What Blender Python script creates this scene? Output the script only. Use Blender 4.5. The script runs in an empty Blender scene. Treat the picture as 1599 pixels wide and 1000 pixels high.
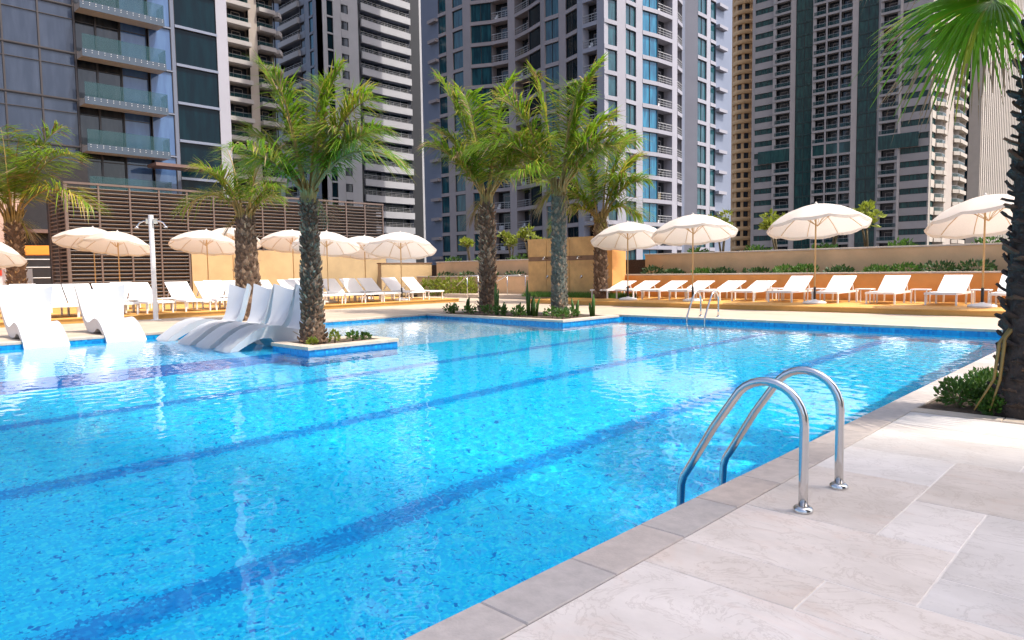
import bpy, math, random
import numpy as np
from mathutils import Vector, Matrix

random.seed(7)
S = bpy.context.scene
COL = S.collection

# ------------------------------------------------------------------ camera
cam = bpy.data.cameras.new("camera")
cam_o = bpy.data.objects.new("camera", cam)
COL.objects.link(cam_o)
yaw, pitch, roll = math.radians(43.87), math.radians(-4.03), math.radians(-0.81)
cam_o.matrix_world = (Matrix.Translation((0, 0, 1.16)) @ Matrix.Rotation(yaw, 4, 'Z')
                      @ Matrix.Rotation(math.pi / 2 + pitch, 4, 'X') @ Matrix.Rotation(roll, 4, 'Z'))
cam.sensor_width = 36
cam.lens = 1084 / 1599 * 36
cam.clip_start = 0.05
cam.clip_end = 3000
S.camera = cam_o

# ------------------------------------------------------------------ sky and sun
ELEV = math.radians(60)
AZ = Vector((0.93, 0.37, 0)).normalized()
SUN = AZ * math.cos(ELEV) + Vector((0, 0, math.sin(ELEV)))
W = bpy.data.worlds.new("World")
S.world = W
W.use_nodes = True
wn = W.node_tree
sky = wn.nodes.new('ShaderNodeTexSky')
sky.sky_type = 'NISHITA'
sky.sun_disc = False
sky.sun_elevation = ELEV
sky.sun_rotation = math.atan2(AZ.x, AZ.y)
sky.dust_density = 4.0
sky.air_density = 0.8
wn.links.new(sky.outputs[0], wn.nodes['Background'].inputs[0])
wn.nodes['Background'].inputs[1].default_value = 0.15
sl = bpy.data.lights.new("sun", 'SUN')
sl.energy = 2.05
sl.angle = math.radians(0.53)
sl.color = (1.0, 0.95, 0.87)
sl.cycles.is_caustics_light = True
so = bpy.data.objects.new("sun", sl)
so.rotation_euler = SUN.to_track_quat('Z', 'Y').to_euler()
COL.objects.link(so)
S.view_settings.view_transform = 'Standard'
S.view_settings.look = 'None'
S.view_settings.gamma = 1.0
S.view_settings.use_curve_mapping = False
S.view_settings.exposure = 1.3
S.cycles.use_denoising = True
S.cycles.max_bounces = 10
S.cycles.transparent_max_bounces = 12
S.cycles.sample_clamp_indirect = 8.0

RV = Vector((0.7208, 0.6931, 0))      # along the far skyline, left to right
FV = Vector((-0.6931, 0.7208, 0))     # away across the pool

# ------------------------------------------------------------------ materials
def nodes(m):
    m.use_nodes = True
    return m.node_tree, m.node_tree.nodes['Principled BSDF']

def setin(b, k, v):
    if k in b.inputs:
        b.inputs[k].default_value = v

def mat(name, col, rough=0.6, var=0.12, nscale=3.0, rand=0.0, bump=0.0, bscale=40.0, metal=0.0, spec=0.5,
        trans=0.0, stretch=None, col2=None, hue=0.0, vein=False):
    """Principled material: a base colour with fine noise, per-object variation and bump."""
    m = bpy.data.materials.new(name)
    nt, b = nodes(m)
    L = nt.links
    tc = nt.nodes.new('ShaderNodeTexCoord')
    mp = nt.nodes.new('ShaderNodeMapping')
    L.new(tc.outputs['Object'], mp.inputs[0])
    if stretch:
        mp.inputs['Scale'].default_value = stretch
    oi = nt.nodes.new('ShaderNodeObjectInfo')
    if rand:
        ad = nt.nodes.new('ShaderNodeVectorMath')
        ad.operation = 'ADD'
        cx = nt.nodes.new('ShaderNodeCombineXYZ')
        ml = nt.nodes.new('ShaderNodeMath')
        ml.operation = 'MULTIPLY'
        ml.inputs[1].default_value = 57.0
        L.new(oi.outputs['Random'], ml.inputs[0])
        for i in range(3):
            L.new(ml.outputs[0], cx.inputs[i])
        L.new(mp.outputs[0], ad.inputs[0])
        L.new(cx.outputs[0], ad.inputs[1])
        vec = ad.outputs[0]
    else:
        vec = mp.outputs[0]
    nz = nt.nodes.new('ShaderNodeTexNoise')
    nz.inputs['Scale'].default_value = nscale
    nz.inputs['Detail'].default_value = 6
    nz.inputs['Roughness'].default_value = 0.62
    L.new(vec, nz.inputs['Vector'])
    mx = nt.nodes.new('ShaderNodeMix')
    mx.data_type = 'RGBA'
    c2 = col2 or tuple(min(1, c * (1 - var)) for c in col)
    c1 = col if col2 else tuple(min(1, c * (1 + var)) for c in col)
    mx.inputs[6].default_value = (*c1, 1)
    mx.inputs[7].default_value = (*c2, 1)
    rmp = nt.nodes.new('ShaderNodeMapRange')
    rmp.inputs[1].default_value = 0.35
    rmp.inputs[2].default_value = 0.65
    L.new(nz.outputs['Fac'], rmp.inputs[0])
    L.new(rmp.outputs[0], mx.inputs[0])
    out = mx.outputs[2]
    if vein:                                         # darker veins and rusty or pink stains in the stone
        for sc, dist, lo, hi, amt, vc in ((2.3, 2.2, 0.48, 0.505, 0.40, (0.40, 0.32, 0.26)), (1.5, 0.8, 0.54, 0.72, 0.40, (0.66, 0.47, 0.37)), (26.0, 0.0, 0.60, 0.80, 0.35, (0.45, 0.38, 0.33))):
            vn = nt.nodes.new('ShaderNodeTexNoise')
            vn.inputs['Scale'].default_value = sc
            vn.inputs['Detail'].default_value = 7
            vn.inputs['Roughness'].default_value = 0.66
            vn.inputs['Distortion'].default_value = dist
            L.new(vec, vn.inputs['Vector'])
            v1 = nt.nodes.new('ShaderNodeMapRange')
            v1.inputs[1].default_value = lo
            v1.inputs[2].default_value = hi
            v1.inputs[4].default_value = amt
            L.new(vn.outputs['Fac'], v1.inputs[0])
            fac = v1.outputs[0]
            if dist > 1:                              # thin line: rising then falling
                v2 = nt.nodes.new('ShaderNodeMapRange')
                v2.inputs[1].default_value = hi
                v2.inputs[2].default_value = hi + (hi - lo) * 0.6
                v2.inputs[3].default_value = 1.0
                v2.inputs[4].default_value = 0.0
                L.new(vn.outputs['Fac'], v2.inputs[0])
                mu = nt.nodes.new('ShaderNodeMath')
                mu.operation = 'MULTIPLY'
                L.new(fac, mu.inputs[0])
                L.new(v2.outputs[0], mu.inputs[1])
                fac = mu.outputs[0]
            vm = nt.nodes.new('ShaderNodeMix')
            vm.data_type = 'RGBA'
            L.new(fac, vm.inputs[0])
            L.new(out, vm.inputs[6])
            vm.inputs[7].default_value = (*vc, 1)
            out = vm.outputs[2]
    if rand:
        hs = nt.nodes.new('ShaderNodeHueSaturation')
        mr = nt.nodes.new('ShaderNodeMapRange')
        mr.inputs[3].default_value = 1 - rand
        mr.inputs[4].default_value = 1 + rand
        L.new(oi.outputs['Random'], mr.inputs[0])
        L.new(mr.outputs[0], hs.inputs['Value'])
        if hue:
            m2 = nt.nodes.new('ShaderNodeMath')
            m2.operation = 'MULTIPLY'
            m2.inputs[1].default_value = 17.31
            m3 = nt.nodes.new('ShaderNodeMath')
            m3.operation = 'FRACT'
            mr2 = nt.nodes.new('ShaderNodeMapRange')
            mr2.inputs[3].default_value = 1 - hue
            mr2.inputs[4].default_value = 1 + hue
            L.new(oi.outputs['Random'], m2.inputs[0])
            L.new(m2.outputs[0], m3.inputs[0])
            L.new(m3.outputs[0], mr2.inputs[0])
            L.new(mr2.outputs[0], hs.inputs['Saturation'])
        L.new(out, hs.inputs['Color'])
        out = hs.outputs[0]
    L.new(out, b.inputs['Base Color'])
    b.inputs['Roughness'].default_value = rough
    b.inputs['Metallic'].default_value = metal
    setin(b, 'Specular IOR Level', spec)
    if bump:
        bn = nt.nodes.new('ShaderNodeTexNoise')
        bn.inputs['Scale'].default_value = bscale
        bn.inputs['Detail'].default_value = 4
        L.new(vec, bn.inputs['Vector'])
        bp = nt.nodes.new('ShaderNodeBump')
        bp.inputs['Strength'].default_value = bump
        bp.inputs['Distance'].default_value = 0.02
        L.new(bn.outputs['Fac'], bp.inputs['Height'])
        L.new(bp.outputs[0], b.inputs['Normal'])
    if trans:
        tr = nt.nodes.new('ShaderNodeBsdfTranslucent')
        L.new(out, tr.inputs['Color'])
        ms = nt.nodes.new('ShaderNodeMixShader')
        ms.inputs[0].default_value = trans
        L.new(b.outputs[0], ms.inputs[1])
        L.new(tr.outputs[0], ms.inputs[2])
        L.new(ms.outputs[0], nt.nodes['Material Output'].inputs['Surface'])
    return m

def mosaic(name, stops, cell=0.025, fleck=None, fade=None):
    """Small square pool tiles, each with its own blue."""
    m = bpy.data.materials.new(name)
    nt, b = nodes(m)
    L = nt.links
    tc = nt.nodes.new('ShaderNodeTexCoord')
    sn = nt.nodes.new('ShaderNodeVectorMath')
    sn.operation = 'SNAP'
    sn.inputs[1].default_value = (cell, cell, cell)
    of = nt.nodes.new('ShaderNodeVectorMath')
    of.operation = 'ADD'
    of.inputs[1].default_value = (100.003, 100.003, 100.003)
    L.new(tc.outputs['Object'], of.inputs[0])
    L.new(of.outputs[0], sn.inputs[0])
    wnz = nt.nodes.new('ShaderNodeTexWhiteNoise')
    wnz.noise_dimensions = '3D'
    L.new(sn.outputs[0], wnz.inputs['Vector'])
    # clumps of darker tiles
    nz = nt.nodes.new('ShaderNodeTexNoise')
    nz.inputs['Scale'].default_value = 6.0
    nz.inputs['Detail'].default_value = 2
    L.new(sn.outputs[0], nz.inputs['Vector'])
    a1 = nt.nodes.new('ShaderNodeMath')
    a1.operation = 'MULTIPLY_ADD'
    a1.inputs[1].default_value = 0.5
    a1.inputs[2].default_value = -0.25
    L.new(nz.outputs['Fac'], a1.inputs[0])
    a2 = nt.nodes.new('ShaderNodeMath')
    a2.operation = 'ADD'
    L.new(wnz.outputs['Value'], a2.inputs[0])
    L.new(a1.outputs[0], a2.inputs[1])
    cr = nt.nodes.new('ShaderNodeValToRGB')
    cr.color_ramp.interpolation = 'CONSTANT'
    el = cr.color_ramp.elements
    el[0].position, el[0].color = stops[0][0], (*stops[0][1], 1)
    el[1].position, el[1].color = stops[1][0], (*stops[1][1], 1)
    for p, c in stops[2:]:
        e = el.new(p)
        e.color = (*c, 1)
    L.new(a2.outputs[0], cr.inputs[0])
    out = cr.outputs[0]
    if fleck:                                        # scattered clusters of darker tesserae
        fn = nt.nodes.new('ShaderNodeTexNoise')
        fn.inputs['Scale'].default_value = 21.0
        fn.inputs['Detail'].default_value = 3.5
        fn.inputs['Distortion'].default_value = 0.6
        L.new(of.outputs[0], fn.inputs['Vector'])
        fr = nt.nodes.new('ShaderNodeMapRange')
        fr.inputs[1].default_value = 0.61
        fr.inputs[2].default_value = 0.66
        fr.inputs[4].default_value = 0.85
        L.new(fn.outputs['Fac'], fr.inputs[0])
        mx = nt.nodes.new('ShaderNodeMix')
        mx.data_type = 'RGBA'
        L.new(fr.outputs[0], mx.inputs[0])
        L.new(out, mx.inputs[6])
        mx.inputs[7].default_value = (*fleck, 1)
        out = mx.outputs[2]
    if fade:                                         # ragged lane edges put into the colour, imitating ripple refraction
        sx = nt.nodes.new('ShaderNodeSeparateXYZ')
        L.new(tc.outputs['Object'], sx.inputs[0])
        ab = nt.nodes.new('ShaderNodeMath')
        ab.operation = 'ABSOLUTE'
        L.new(sx.outputs[0], ab.inputs[0])
        mr = nt.nodes.new('ShaderNodeMapRange')
        mr.inputs[1].default_value = 0.07
        mr.inputs[2].default_value = 0.19
        L.new(ab.outputs[0], mr.inputs[0])
        fn = nt.nodes.new('ShaderNodeTexNoise')
        fn.inputs['Scale'].default_value = 38.0
        fn.inputs['Detail'].default_value = 2
        L.new(of.outputs[0], fn.inputs['Vector'])
        fr = nt.nodes.new('ShaderNodeMapRange')
        fr.inputs[1].default_value = 0.32
        fr.inputs[2].default_value = 0.68
        L.new(fn.outputs['Fac'], fr.inputs[0])
        lt = nt.nodes.new('ShaderNodeMath')
        lt.operation = 'LESS_THAN'
        L.new(fr.outputs[0], lt.inputs[0])
        L.new(mr.outputs[0], lt.inputs[1])
        mx = nt.nodes.new('ShaderNodeMix')
        mx.data_type = 'RGBA'
        L.new(lt.outputs[0], mx.inputs[0])
        L.new(out, mx.inputs[6])
        mx.inputs[7].default_value = (*fade, 1)
        out = mx.outputs[2]
    L.new(out, b.inputs['Base Color'])
    b.inputs['Roughness'].default_value = 0.35
    return m

def glass(name, col, col2, rough=0.06, curtain=0.35, spec=0.5):
    """Facade glazing: dark tinted pane, strongly glossy, blinds and curtains varying from pane to pane."""
    m = bpy.data.materials.new(name)
    nt, b = nodes(m)
    L = nt.links
    oi = nt.nodes.new('ShaderNodeObjectInfo')
    tc = nt.nodes.new('ShaderNodeTexCoord')
    cx = nt.nodes.new('ShaderNodeVectorMath')
    cx.operation = 'MULTIPLY_ADD'
    cx.inputs[1].default_value = (1.7, 1.7, 0.25)
    L.new(tc.outputs['Object'], cx.inputs[0])
    ml = nt.nodes.new('ShaderNodeMath')
    ml.operation = 'MULTIPLY'
    ml.inputs[1].default_value = 91.0
    L.new(oi.outputs['Random'], ml.inputs[0])
    L.new(ml.outputs[0], cx.inputs[2])
    nz = nt.nodes.new('ShaderNodeTexNoise')
    nz.inputs['Scale'].default_value = 1.3
    nz.inputs['Detail'].default_value = 3
    L.new(cx.outputs[0], nz.inputs['Vector'])
    mr = nt.nodes.new('ShaderNodeMapRange')
    mr.inputs[1].default_value = 0.40
    mr.inputs[2].default_value = 0.40 + curtain
    L.new(nz.outputs['Fac'], mr.inputs[0])
    mx = nt.nodes.new('ShaderNodeMix')
    mx.data_type = 'RGBA'
    mx.inputs[6].default_value = (*col, 1)
    mx.inputs[7].default_value = (*col2, 1)
    L.new(mr.outputs[0], mx.inputs[0])
    L.new(mx.outputs[2], b.inputs['Base Color'])
    b.inputs['Roughness'].default_value = rough
    b.inputs['IOR'].default_value = 1.5
    setin(b, 'Specular IOR Level', spec)
    return m

def clear_glass(name, tint, alpha):
    """Balcony glass: partly see-through, glossy."""
    m = bpy.data.materials.new(name)
    nt, b = nodes(m)
    b.inputs['Base Color'].default_value = (*tint, 1)
    b.inputs['Roughness'].default_value = 0.05
    b.inputs['Alpha'].default_value = alpha
    return m

MT = {}
MT['paver'] = mat('paver_stone', (0.74, 0.66, 0.595), 0.55, nscale=1.9, rand=0.12, bump=0.15, bscale=26, stretch=(1.0, 1.5, 1), col2=(0.60, 0.53, 0.47), hue=0.25, vein=True)
MT['grout'] = mat('grout', (0.70, 0.64, 0.58), 0.8, 0.08, 8)
MT['coping'] = mat('coping_stone', (0.46, 0.395, 0.35), 0.6, 0.10, 14, rand=0.07, bump=0.12, bscale=90, hue=0.25)
MT['cream'] = mat('cream_paving', (0.50, 0.395, 0.295), 0.6, 0.10, 1.5, bump=0.1, bscale=25)
MT['cream_tile'] = mat('cream_coping', (0.54, 0.44, 0.345), 0.6, 0.10, 5, rand=0.06, bump=0.1, bscale=40)
MT['terrace'] = mat('terrace_paving', (0.66, 0.345, 0.085), 0.55, 0.12, 1.3, rand=0.05, bump=0.1, bscale=20)
MT['stucco'] = mat('orange_stucco', (0.72, 0.33, 0.095), 0.8, 0.11, 0.9, bump=0.25, bscale=120)
MT['stucco_tan'] = mat('tan_stucco', (0.68, 0.43, 0.23), 0.8, 0.11, 0.9, bump=0.25, bscale=120)
MT['stucco_pale'] = mat('sand_stucco', (0.50, 0.345, 0.175), 0.8, 0.11, 0.7, bump=0.25, bscale=120)
MT['cap'] = mat('wall_cap', (0.55, 0.45, 0.36), 0.7, 0.08, 3)
MT['shower_stone'] = mat('shower_stone', (0.56, 0.33, 0.12), 0.55, 0.16, 2.0, rand=0.06, bump=0.15, bscale=30)
MT['shower_band'] = mat('shower_band', (0.20, 0.105, 0.05), 0.5, 0.15, 4)
MT['steel'] = mat('brushed_steel', (0.62, 0.61, 0.60), 0.17, 0.03, 3, metal=1.0, bump=0.015, bscale=260, stretch=(1, 1, 0.05))
MT['white_frame'] = mat('white_frame', (0.82, 0.80, 0.78), 0.4, 0.02)
MT['sling'] = mat('white_sling', (0.84, 0.82, 0.80), 0.8, 0.03, 60, trans=0.12)
MT['plastic'] = mat('white_plastic', (0.50, 0.50, 0.515), 0.3, 0.04, 2)
MT['canvas'] = mat('cream_canvas', (0.72, 0.675, 0.625), 0.85, 0.03, 30, trans=0.38, bump=0.1, bscale=200)
MT['wood'] = mat('pale_wood', (0.50, 0.33, 0.15), 0.5, 0.15, 20, stretch=(1, 1, 0.1))
MT['black'] = mat('black_plastic', (0.02, 0.02, 0.022), 0.45, 0.1)
MT['base'] = mat('white_base', (0.74, 0.72, 0.69), 0.6, 0.05, 8)
MT['soil'] = mat('soil', (0.085, 0.055, 0.035), 0.95, 0.35, 20, bump=0.8, bscale=40)
MT['slat'] = mat('brown_slat', (0.14, 0.104, 0.085), 0.5, 0.10, 5, rand=0.10, stretch=(1, 0.15, 1))
MT['slat_post'] = mat('brown_post', (0.15, 0.105, 0.085), 0.5, 0.10, 5)
MT['dark'] = mat('interior_shade', (0.018, 0.016, 0.018), 0.8, 0.2)  # near-black colour standing in for the shade of unlit interiors
MT['pool'] = mosaic('pool_mosaic', [(0.0, (0.035, 0.72, 0.87)), (0.22, (0.008, 0.62, 0.86)), (0.60, (0.005, 0.54, 0.84)), (0.97, (0.003, 0.42, 0.78))], 0.017, (0.001, 0.15, 0.52))
MT['shelf'] = mosaic('shelf_mosaic', [(0.0, (0.06, 0.58, 0.84)), (0.45, (0.04, 0.52, 0.82)), (0.80, (0.02, 0.40, 0.76)), (0.97, (0.01, 0.2, 0.58))])
MT['lane'] = mosaic('lane_mosaic', [(0.0, (0.002, 0.22, 0.62)), (0.45, (0.003, 0.30, 0.68)), (0.80, (0.002, 0.16, 0.54)), (0.93, (0.006, 0.44, 0.79))], 0.02)
MT['lane_line'] = mosaic('lane_line_mosaic', [(0.0, (0.002, 0.27, 0.62)), (0.45, (0.003, 0.34, 0.67)), (0.80, (0.002, 0.21, 0.54)), (0.93, (0.006, 0.47, 0.79))], 0.02, None, (0.007, 0.57, 0.85))
MT['band'] = mosaic('waterline_mosaic', [(0.0, (0.006, 0.28, 0.56)), (0.4, (0.005, 0.23, 0.50)), (0.75, (0.004, 0.17, 0.43)), (0.92, (0.012, 0.38, 0.64))], 0.04)
MT['beach'] = mosaic('beach_mosaic', [(0.0, (0.42, 0.58, 0.62)), (0.4, (0.30, 0.54, 0.66)), (0.75, (0.20, 0.46, 0.66)), (0.93, (0.08, 0.3, 0.6))])
MT['asphalt'] = mat('asphalt', (0.05, 0.05, 0.052), 0.9, 0.2, 0.5)
MT['leaf'] = mat('palm_leaf', (0.185, 0.295, 0.012), 0.42, 0.3, 2.5, rand=0.12, trans=0.5, col2=(0.13, 0.25, 0.016), spec=0.4)
MT['leaf_y'] = mat('palm_leaf_yellow', (0.46, 0.38, 0.045), 0.45, 0.2, 2.5, rand=0.10, trans=0.38, col2=(0.20, 0.22, 0.03))
MT['leaf_d'] = mat('palm_leaf_dry', (0.30, 0.20, 0.105), 0.7, 0.25, 3, trans=0.2)
MT['rachis'] = mat('palm_rachis', (0.33, 0.20, 0.05), 0.5, 0.2, 6, col2=(0.22, 0.15, 0.04))
MT['fan'] = mat('fan_leaf', (0.21, 0.42, 0.018), 0.38, 0.3, 2.0, trans=0.5, col2=(0.09, 0.21, 0.016))
MT['fan_y'] = mat('fan_leaf_yellow', (0.36, 0.36, 0.03), 0.4, 0.2, 2.0, trans=0.5, col2=(0.22, 0.30, 0.025))
MT['bark'] = mat('palm_bark', (0.125, 0.072, 0.042), 0.9, 0.4, 14, rand=0.1, bump=0.8, bscale=30)
MT['bark_l'] = mat('palm_bark_light', (0.27, 0.175, 0.11), 0.9, 0.4, 14, rand=0.1, bump=0.6, bscale=30)
MT['bark_g'] = mat('palm_bark_grey', (0.125, 0.115, 0.085), 0.9, 0.4, 14, bump=0.6, bscale=30)
MT['bark_d'] = mat('palm_bark_dark', (0.048, 0.033, 0.025), 0.9, 0.4, 14, bump=0.9, bscale=30)
MT['stub'] = mat('cut_stub', (0.42, 0.33, 0.22), 0.8, 0.3, 20)
MT['shrub'] = mat('shrub_leaf', (0.075, 0.16, 0.022), 0.5, 0.3, 4, rand=0.15, trans=0.3)
MT['shrub_y'] = mat('shrub_leaf_lime', (0.24, 0.28, 0.03), 0.5, 0.25, 4, rand=0.12, trans=0.35)
MT['shrub_d'] = mat('shrub_leaf_dark', (0.04, 0.085, 0.02), 0.5, 0.3, 4, rand=0.15, trans=0.25)
MT['stem'] = mat('plant_stem', (0.16, 0.12, 0.06), 0.8, 0.2, 10)
MT['grass'] = mat('grass_blade', (0.09, 0.20, 0.03), 0.6, 0.25, 4, trans=0.3)
# towers
MT['lilac'] = mat('lilac_cladding', (0.33, 0.315, 0.345), 0.45, 0.05, 0.25, rand=0.04)
MT['rose'] = mat('rose_cladding', (0.36, 0.30, 0.285), 0.5, 0.06, 0.25, rand=0.05)
MT['flank'] = mat('blue_grey_cladding', (0.185, 0.205, 0.265), 0.4, 0.05, 0.2)
MT['g_teal'] = glass('teal_glass', (0.012, 0.045, 0.060), (0.03, 0.13, 0.15))
MT['g_dark'] = glass('dark_glass', (0.010, 0.014, 0.020), (0.05, 0.055, 0.06))
MT['g_blue'] = glass('blue_glass', (0.015, 0.11, 0.20), (0.03, 0.24, 0.38), 0.04)
MT['g_night'] = glass('deep_teal_glass', (0.002, 0.010, 0.016), (0.003, 0.020, 0.028), 0.10, spec=0.15)
MT['g_green'] = glass('green_glass', (0.016, 0.048, 0.05), (0.03, 0.11, 0.095), 0.08)
MT['g_panel'] = glass('slate_glass_panel', (0.022, 0.032, 0.058), (0.042, 0.055, 0.088), 0.08)
MT['g_sky'] = glass('sky_reflection_glass', (0.06, 0.115, 0.24), (0.09, 0.17, 0.32), 0.02)  # the blue of the reflected sky is put into the pane colour
MT['mullion'] = mat('bronze_mullion', (0.05, 0.04, 0.038), 0.4, 0.1)
MT['fascia'] = mat('slate_fascia', (0.055, 0.075, 0.10), 0.25, 0.1, 1)
MT['conc'] = mat('pale_concrete', (0.44, 0.40, 0.375), 0.7, 0.06, 0.3, rand=0.04)
MT['white_clad'] = mat('white_cladding', (0.40, 0.395, 0.405), 0.55, 0.05, 0.3, rand=0.03)
MT['beige'] = mat('beige_render', (0.42, 0.355, 0.30), 0.75, 0.06, 0.3, rand=0.04)
MT['taupe'] = mat('taupe_render', (0.38, 0.33, 0.30), 0.75, 0.06, 0.3, rand=0.04)
MT['gold'] = mat('gold_render', (0.68, 0.40, 0.18), 0.6, 0.08, 0.4, rand=0.05)
MT['fin'] = mat('cream_fin', (0.47, 0.405, 0.335), 0.7, 0.05, 0.4)
MT['brownpanel'] = mat('brown_panel', (0.17, 0.10, 0.08), 0.6, 0.1, 1)
MT['rail_glass'] = clear_glass('rail_glass', (0.02, 0.085, 0.09), 0.30)
MT['rail_bar'] = mat('rail_bar', (0.40, 0.39, 0.38), 0.4, 0.05)
MT['orange_sail'] = mat('orange_sail', (0.70, 0.25, 0.02), 0.7, 0.05, 5, trans=0.3)
MT['red'] = mat('red_paint', (0.62, 0.06, 0.03), 0.5, 0.1)
MT['greywhite'] = mat('grey_white', (0.6, 0.6, 0.62), 0.5, 0.05)
MT['pink_clad'] = mat('pink_cladding', (0.50, 0.34, 0.27), 0.7, 0.05)

# ------------------------------------------------------------------ mesh helpers
class MB:
    def __init__(self):
        self.v, self.f, self.mi = [], [], []

    def add(self, verts, faces, mi=0):
        o = len(self.v)
        self.v.extend([tuple(p) for p in verts])
        for f in faces:
            self.f.append(tuple(i + o for i in f))
            self.mi.append(mi)

    def box(self, x0, x1, y0, y1, z0, z1, mi=0, mtx=None):
        vs = [Vector(p) for p in ((x0, y0, z0), (x1, y0, z0), (x1, y1, z0), (x0, y1, z0),
                                  (x0, y0, z1), (x1, y0, z1), (x1, y1, z1), (x0, y1, z1))]
        if mtx:
            vs = [mtx @ p for p in vs]
        self.add(vs, [(3, 2, 1, 0), (4, 5, 6, 7), (0, 1, 5, 4), (1, 2, 6, 5), (2, 3, 7, 6), (3, 0, 4, 7)], mi)

    def cbox(self, x0, x1, y0, y1, z0, z1, c=0.004, mi=0):
        """box with a chamfered top rim"""
        vs = [(x0, y0, z0), (x1, y0, z0), (x1, y1, z0), (x0, y1, z0),
              (x0, y0, z1 - c), (x1, y0, z1 - c), (x1, y1, z1 - c), (x0, y1, z1 - c),
              (x0 + c, y0 + c, z1), (x1 - c, y0 + c, z1), (x1 - c, y1 - c, z1), (x0 + c, y1 - c, z1)]
        fs = [(8, 9, 10, 11)]
        for k in range(4):
            n = (k + 1) % 4
            fs += [(k, n, 4 + n, 4 + k), (4 + k, 4 + n, 8 + n, 8 + k)]
        self.add(vs, fs, mi)

    def tube(self, pts, r, seg=8, mi=0, cap=True):
        pts = [Vector(p) for p in pts]
        n = len(pts)
        rs = r if isinstance(r, (list, tuple)) else [r] * n
        up = Vector((0, 0, 1))
        rings = []
        prev = None
        for i, p in enumerate(pts):
            t = (pts[min(i + 1, n - 1)] - pts[max(i - 1, 0)])
            t = t.normalized() if t.length > 1e-9 else Vector((0, 0, 1))
            if prev is None:
                a = t.cross(up)
                if a.length < 1e-3:
                    a = t.cross(Vector((1, 0, 0)))
                a.normalize()
            else:
                a = (prev - t * prev.dot(t)).normalized()
            prev = a
            b = t.cross(a)
            rings.append([p + (a * math.cos(2 * math.pi * k / seg) + b * math.sin(2 * math.pi * k / seg)) * rs[i] for k in range(seg)])
        vs = [q for ring in rings for q in ring]
        fs = []
        for i in range(n - 1):
            for k in range(seg):
                k2 = (k + 1) % seg
                fs.append((i * seg + k, i * seg + k2, (i + 1) * seg + k2, (i + 1) * seg + k))
        if cap:
            fs.append(tuple(reversed(range(seg))))
            fs.append(tuple((n - 1) * seg + k for k in range(seg)))
        self.add(vs, fs, mi)

    def lathe(self, prof, seg=16, mi=0, wob=None):
        vs, fs = [], []
        for i, (r, z) in enumerate(prof):
            for k in range(seg):
                a = 2 * math.pi * k / seg
                rr = r * (wob(a, z) if wob else 1)
                vs.append((rr * math.cos(a), rr * math.sin(a), z))
        for i in range(len(prof) - 1):
            for k in range(seg):
                k2 = (k + 1) % seg
                fs.append((i * seg + k, i * seg + k2, (i + 1) * seg + k2, (i + 1) * seg + k))
        fs.append(tuple(reversed(range(seg))))
        fs.append(tuple((len(prof) - 1) * seg + k for k in range(seg)))
        self.add(vs, fs, mi)

    def mesh(self, name, mats, smooth=False):
        me = bpy.data.meshes.new(name)
        me.from_pydata(self.v, [], self.f)
        if not isinstance(mats, (list, tuple)):
            mats = [mats]
        for m in mats:
            me.materials.append(MT[m] if isinstance(m, str) else m)
        if any(self.mi):
            me.polygons.foreach_set('material_index', self.mi)
        if smooth:
            me.shade_smooth()
        me.update()
        return me

def obj(name, me, parent=None, loc=(0, 0, 0), rz=0.0, scale=None):
    o = bpy.data.objects.new(name, me)
    COL.objects.link(o)
    o.location = loc
    if rz:
        o.rotation_euler = (0, 0, rz)
    if scale:
        o.scale = scale
    if parent:
        o.parent = parent
    return o

def tag(o, label, cat, group=None):
    o['label'] = label
    o['category'] = cat
    if group:
        o['group'] = group
    return o

def thing(name, label, cat, loc=(0, 0, 0), rz=0.0, group=None):
    return tag(obj(name, None, None, loc, rz), label, cat, group)

def struct(name, me, parent=None, loc=(0, 0, 0)):
    o = obj(name, me, parent, loc)
    if not parent:
        o['kind'] = 'structure'
    return o

def boxmesh(name, m, *b):
    q = MB()
    q.box(*b)
    return q.mesh(name, m)

def smooth_by_angle(me, deg=40):
    me.shade_smooth()
    try:
        me.set_sharp_from_angle(angle=math.radians(deg))
    except Exception:
        pass
    return me

# ------------------------------------------------------------------ the setting: ground, decks, pool
struct('ground', boxmesh('ground', 'asphalt', -900, 900, -900, 900, -9.2, -9.0))
PXL, PXR, PYF, PYN = -15.25, -1.72, 14.87, -6.5      # pool: left, right, far and near edge
ZW = -0.12                                           # water level
ZF = -1.45                                           # pool floor
CX, CY = -10.3, 12.42                                # corner bed that juts into the pool
T = 0.14                                             # terraces

def sheet(name, m, rects, z, zb=None):
    q = MB()
    for x0, x1, y0, y1 in rects:
        q.box(x0, x1, y0, y1, (z - 0.25) if zb is None else zb, z)
    return struct(name, q.mesh(name, m))

# decking: cream paving on the far and left side, its edges butt at the pool walls
sheet('pool_deck', 'cream', [(-15.0 - 5.0, PXL - 0.30, -14, 18.3), (PXL - 0.30, CX - 0.25, 14.6, 18.3), (CX - 0.25, 12, PYF + 0.30, 18.3),
                             (-26, -16.9, 18.3, 22.2)], 0.0)
sheet('deck_bed', 'grout', [(PXR + 0.2, 12, -14, 6.27), (1.6, 12, 6.27, PYF + 0.3), (PXR + 0.2, 1.6, 8.9, PYF + 0.3)], -0.010)
dk = sheet('side_deck', 'cream', [(PXR + 0.22, 1.6, 8.9, PYF + 0.3), (1.6, 12, 6.27, PYF + 0.3)], 0.0)

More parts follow.
